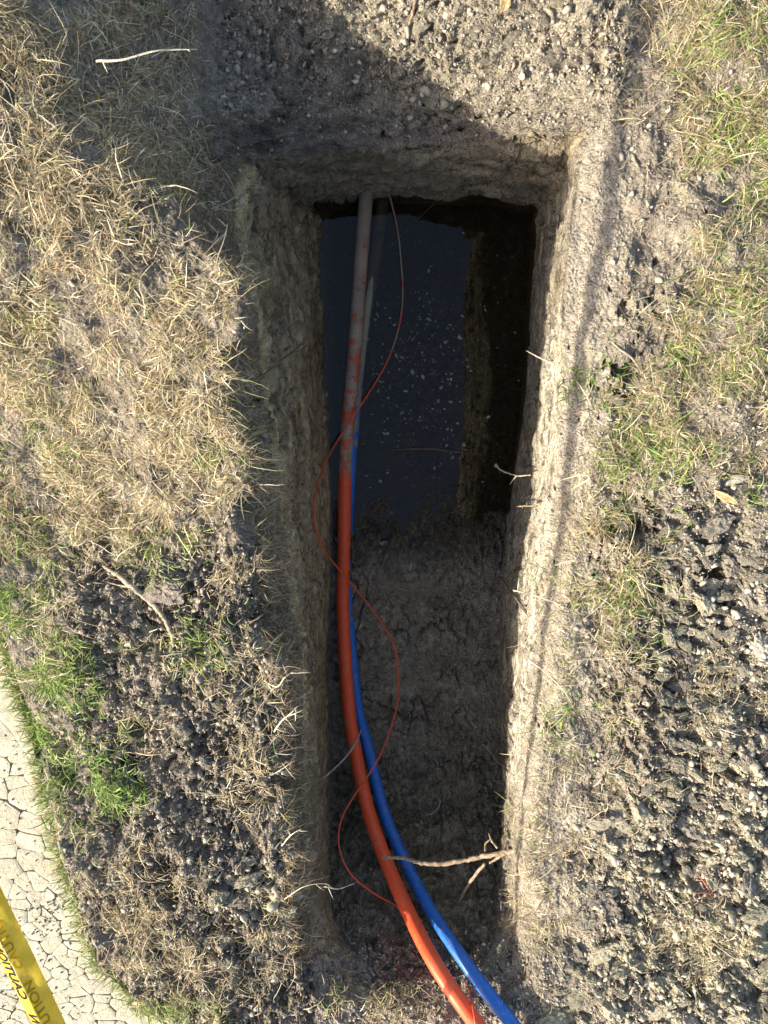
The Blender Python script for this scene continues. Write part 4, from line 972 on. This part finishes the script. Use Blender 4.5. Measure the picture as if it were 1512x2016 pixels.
blades('fine_roots', n, x, y, z + .003, rng.uniform(0, 6.28, n), np.radians(rng.uniform(-5, 20, n)), rng.uniform(.02, .07, n), rng.uniform(.0004, .0008, n), rng.normal(size=n) * .5, straw(n), M['fibre'],
       'hair-thin pale roots strewn over the right bank', wob=.4)

# a few distinct grass runners on the left lip
def runner(pts, label, r=.0017, side=3):
    pp = [P(*q) for q in pts]; b0 = pp[0].copy(); pp = [p - b0 for p in pp]; o = empty('grass_runner', b0); tube('stem', pp, [r * 1.2, r, r * .9, r * .4], M['runner'], 6, 8, .12, parent=o)
    c = catmull(pp, 8); idx = np.linspace(2, len(c) - 3, side).astype(int)
    for i in idx:
        d_ = rng.normal(size=3) * .012 + (c[min(i + 2, len(c) - 1)] - c[i]) * .6; d_[2] = abs(d_[2]) * .5
        tube('leaf_blade', [c[i], c[i] + d_ * .6, c[i] + d_ * 1.3 + [0, 0, -.003]], [r * .5, r * .8, r * .1], M['runner'], 4, 3, parent=o)
    return tag(o, label, 'grass stem')
M['runner'] = wood_material('bleached_stem', (.46, .40, .26), (.74, .68, .50), .7, 60)
runner([(330,500,.075),(370,498,.085),(410,486,.09),(440,466,.095),(448,440,.095)], 'upper pale grass runner forking out over the far left wall')
runner([(340,530,.07),(390,528,.085),(440,525,.085),(470,520,.075),(482,495,.07)], 'pale grass runner with a hooked tip over the left wall')
runner([(475,518,.075),(482,525,.07),(495,532,.055),(505,540,.045)], 'short drooping tip beyond the hooked runner', .0013, 2)
runner([(395,470,.08),(415,480,.085),(425,470,.09),(430,455,.09)], 'small upright runner left of the far wall corner', .0014, 2)
runner([(180,680,.07),(200,650,.09),(260,655,.085),(190,700,.07)][:3], 'flattened pale stem in the middle of the dry mat', .0016, 2)
runner([(540,1440,.05),(556,1418,.07),(572,1405,.075),(586,1390,.07)], 'split white grass stem poking over the left lip halfway down', .0016, 3)
runner([(520,1340,.05),(545,1352,.06),(560,1335,.065),(576,1322,.06)], 'whitish bent stem above the split one on the left lip', .0014, 2)
runner([(560,1770,.04),(600,1745,.06),(640,1740,.05),(655,1750,.03)], 'pale arched stem over the lower left corner of the trench', .0009, 3)
runner([(555,1665,.05),(572,1645,.07),(592,1632,.07),(556,1618,.07)][:3], 'forked white stem above the pale rocks', .0013, 3)
runner([(640,1745,-.0),(665,1750,-.03),(690,1742,-.06),(697,1740,-.07)], 'thin pale stem reaching toward the wire loop', .0011, 1)
runner([(190,120,.08),(240,118,.10),(310,100,.09),(390,97,.07)], 'long bleached stem stretching over the shaded slope at top left', .0018, 3)
runner([(1130,960,.02),(1160,942,.04),(1105,948,.03)][:2] + [(1145,935,.045),(1105,945,.02)][::1], 'pale green blade crossing the shadow line on the right lip', .0013, 1)
runner([(1010,1162,.0),(1045,1170,.01),(1080,1182,.03),(1120,1200,.03)], 'long slender blade sticking out over the right wall', .0011, 1)
runner([(1040,1298,.03),(1075,1325,.035),(1110,1360,.04),(1130,1395,.02)], 'dark green slanting blade on the lower right lip', .0012, 1)

# ------------------------------------------------------------------ caution tape: straight run found from its picture line and its shadow
def plane_from(p0, a, b): n_ = np.cross(np.array(a), np.array(b)); return p0, n_ / np.linalg.norm(n_)
cam_p = np.array([0, 0, H]); S = np.array(sun_to)
A0, A1 = P(24, 1850, .5) - cam_p, P(90, 1980, .5) - cam_p
n1_ = np.cross(A0, A1); n1_ /= np.linalg.norm(n1_)
s0, s1 = P(1215, 420, 0), P(1015, 1500, -.01)
n2_ = np.cross(s1 - s0, S); n2_ /= np.linalg.norm(n2_)
dirv = np.cross(n1_, n2_); dirv /= np.linalg.norm(dirv)
if dirv[1] < 0: dirv = -dirv
Am = np.array([n1_, n2_, dirv]); bv = np.array([n1_ @ cam_p, n2_ @ s0, 0]); base = np.linalg.solve(Am, bv)
print('tape dir', dirv, 'base', base, 'S', S)
for k in np.linspace(-1.6, 1.4, 7):
    q = base + dirv * k; print(round(k, 2), q.round(3), [round(float(v)) for v in proj(q)])
#@@TAPE
Wd = S - (S @ dirv) * dirv; Wd /= np.linalg.norm(Wd)            # across the tape, edge-on to the sun
tow = cam_p - (base + dirv * .7)
if Wd @ np.cross(dirv, tow) * 0 + Wd[0] > 0: pass
Nn = np.cross(dirv, Wd); Nn /= np.linalg.norm(Nn)
if Nn @ tow < 0: Nn = -Nn
# image-left side of the tape carries the folded flap
pa, pb = proj(base + dirv * (-.7 if False else 0)), None
def tp(k, v, w=0.0):
    """point on the tape: k metres along, v metres across (positive = image right), w off the surface"""
    sag = .005 * math.sin(k * 5.0) + .002 * math.sin(k * 13 + 1) + .0012 * math.sin(k * 47 + v * 130) + .0008 * math.sin(k * 88 - v * 210)
    return base + dirv * k + Wr * v + Nn * (w + sag + .0015 * math.sin(k * 21 + v * 60))
_pr0 = proj(base + dirv * (-.6)); _pr1 = proj(base + dirv * (-.6) + Wd * .02)
Wr = Wd if _pr1[0] > _pr0[0] else -Wd
# the flap folds back, away from the camera
Fd = (-Nn * .80 - Wr * .60); Fd /= np.linalg.norm(Fd)
FN = np.cross(dirv, Fd); FN /= np.linalg.norm(FN)
if FN @ S < 0: FN = -FN
VL, VR = -.0145, .0135
def fw(k): return .020 + .004 * float(smooth(-.45, -.15, k)) + .02 * float(smooth(.5, 1.0, k))
def fp(k, v, w=0.0): return tp(k, VL) + Fd * v + FN * w
ks = np.linspace(-2.1, 1.7, 420); V = []
root = empty('caution_tape', tp(1.7, 0)); B0 = np.array(tp(1.7, 0)); V2 = []
for k in ks:
    for v in np.linspace(VR, VL, 6): V.append(tp(k, v + .0015 * math.sin(k * 9)))
    for v in (.02, .3, .65, 1.0): V2.append(fp(k, v * fw(k)) - B0)
V = [np.array(v) - B0 for v in V]
def gridf(nc): return [(i * nc + j, (i + 1) * nc + j, (i + 1) * nc + j + 1, i * nc + j + 1) for i in range(len(ks) - 1) for j in range(nc - 1)]
t = NT('yellow_plastic_film'); n = t.noise(t.pos(), 25, 4, .5)
c = t.ramp(n, [(.3, (.56, .38, .015)), (.7, (.72, .55, .04))]); t.l(c, t.b.inputs['Base Color']); t.b.inputs['Roughness'].default_value = .35
trn = t.n('BsdfTranslucent'); t.l(c, trn.inputs[0]); mx = t.n('MixShader'); mx.inputs[0].default_value = .35
t.l(t.b.outputs[0], mx.inputs[1]); t.l(trn.outputs[0], mx.inputs[2]); t.l(mx.outputs[0], t.out.inputs[0]); t.l(t.bump(n, .003), t.b.inputs['Normal'])
tape = link('tape_face', npmesh('tape_face', V, gridf(6)), t.m, root, True)
flap = link('folded_edge', npmesh('folded_edge', V2, gridf(4)), t.m, root, True)
tag(root, 'yellow caution tape stretched across the lower left corner, folded lengthwise with black lettering', 'tape')
def flatmat(name, col, r=.5):
    t = NT(name); t.b.inputs['Base Color'].default_value = (*col, 1); t.b.inputs['Roughness'].default_value = r; t.b.inputs['Specular IOR Level'].default_value = .08; return t.m
def letters(body, k0, klen, v0, v1, fn, mat, flip, par):
    cu = bpy.data.curves.new('txt', 'FONT'); cu.body = body; cu.offset = .022; ob = bpy.data.objects.new('txt', cu); SC.collection.objects.link(ob)
    dg = bpy.context.evaluated_depsgraph_get(); me = bpy.data.meshes.new_from_object(ob.evaluated_get(dg))
    bpy.data.objects.remove(ob); n = len(me.vertices); co = np.zeros(n * 3); me.vertices.foreach_get('co', co); co = co.reshape(-1, 3)
    u = (co[:, 0] - co[:, 0].min()) / np.ptp(co[:, 0]); v = (co[:, 1] - co[:, 1].min()) / np.ptp(co[:, 1])
    if flip: v = 1 - v
    for vt, a, b in zip(me.vertices, u, v): vt.co = fn(k0 + klen * a, v0 + (v1 - v0) * b) - B0
    me.name = 'lettering'; return link('lettering', me, mat, par)
blk = flatmat('black_print', (.008, .012, .022), .8); ghost = flatmat('print_showing_through', (.36, .23, .01), .4)
for q in np.arange(-1.6, 1.2, .15):
    letters('CAUTION', q, .12, .0165, .001, lambda k, v: fp(k, v, .0005), blk, False, flap)
    letters('CAUTION', q + .06, .12, VL + .001, VL + .013, lambda k, v: tp(k, v, .0006), ghost, True, tape)

# wooden stake at the bottom edge
def stake(p, q, w, th):
    p = np.array(p); q = np.array(q); ax = q - p; L_ = np.linalg.norm(ax); ax /= L_; sd_ = np.cross(ax, [0, 0, 1]); sd_ /= np.linalg.norm(sd_); up = np.cross(sd_, ax)
    V = []; prof = [(0, .25), (.02, .7), (.035, 1), (L_ * .5, 1), (L_, .98)]
    for s, m in prof:
        for a, b in ((-1, -1), (1, -1), (1, 1), (-1, 1)):
            V.append(p + ax * s + sd_ * a * w / 2 * m + up * b * th / 2 * (m if b > 0 else 1) + rng.normal(size=3) * .0003)
    Fc = [(i * 4 + j, i * 4 + (j + 1) % 4, i * 4 + 4 + (j + 1) % 4, i * 4 + 4 + j) for i in range(len(prof) - 1) for j in range(4)] + [(3, 2, 1, 0), tuple(len(prof) * 4 - 4 + j for j in range(4))]
    o = link('wooden_stake', npmesh('wooden_stake', V, Fc), M['timber']); b = o.modifiers.new('b', 'BEVEL'); b.width = .0012; b.segments = 2; return o
M['timber'] = wood_material('pine_timber', (.42, .30, .15), (.60, .47, .27), .8, 40)
sp = P(428, 1999, .03); tag(stake(sp, P(420, 2140, .05), .024, .016), 'pale wooden stake end poking in at the bottom edge left of the conduits', 'stake')

print('TRIS', sum(len(m.loops) - 2 * len(m.polygons) for m in {o.data for o in SC.objects if o.type == 'MESH'}), 'inst', sum(len(o.data.loops) - 2 * len(o.data.polygons) for o in SC.objects if o.type == 'MESH'))
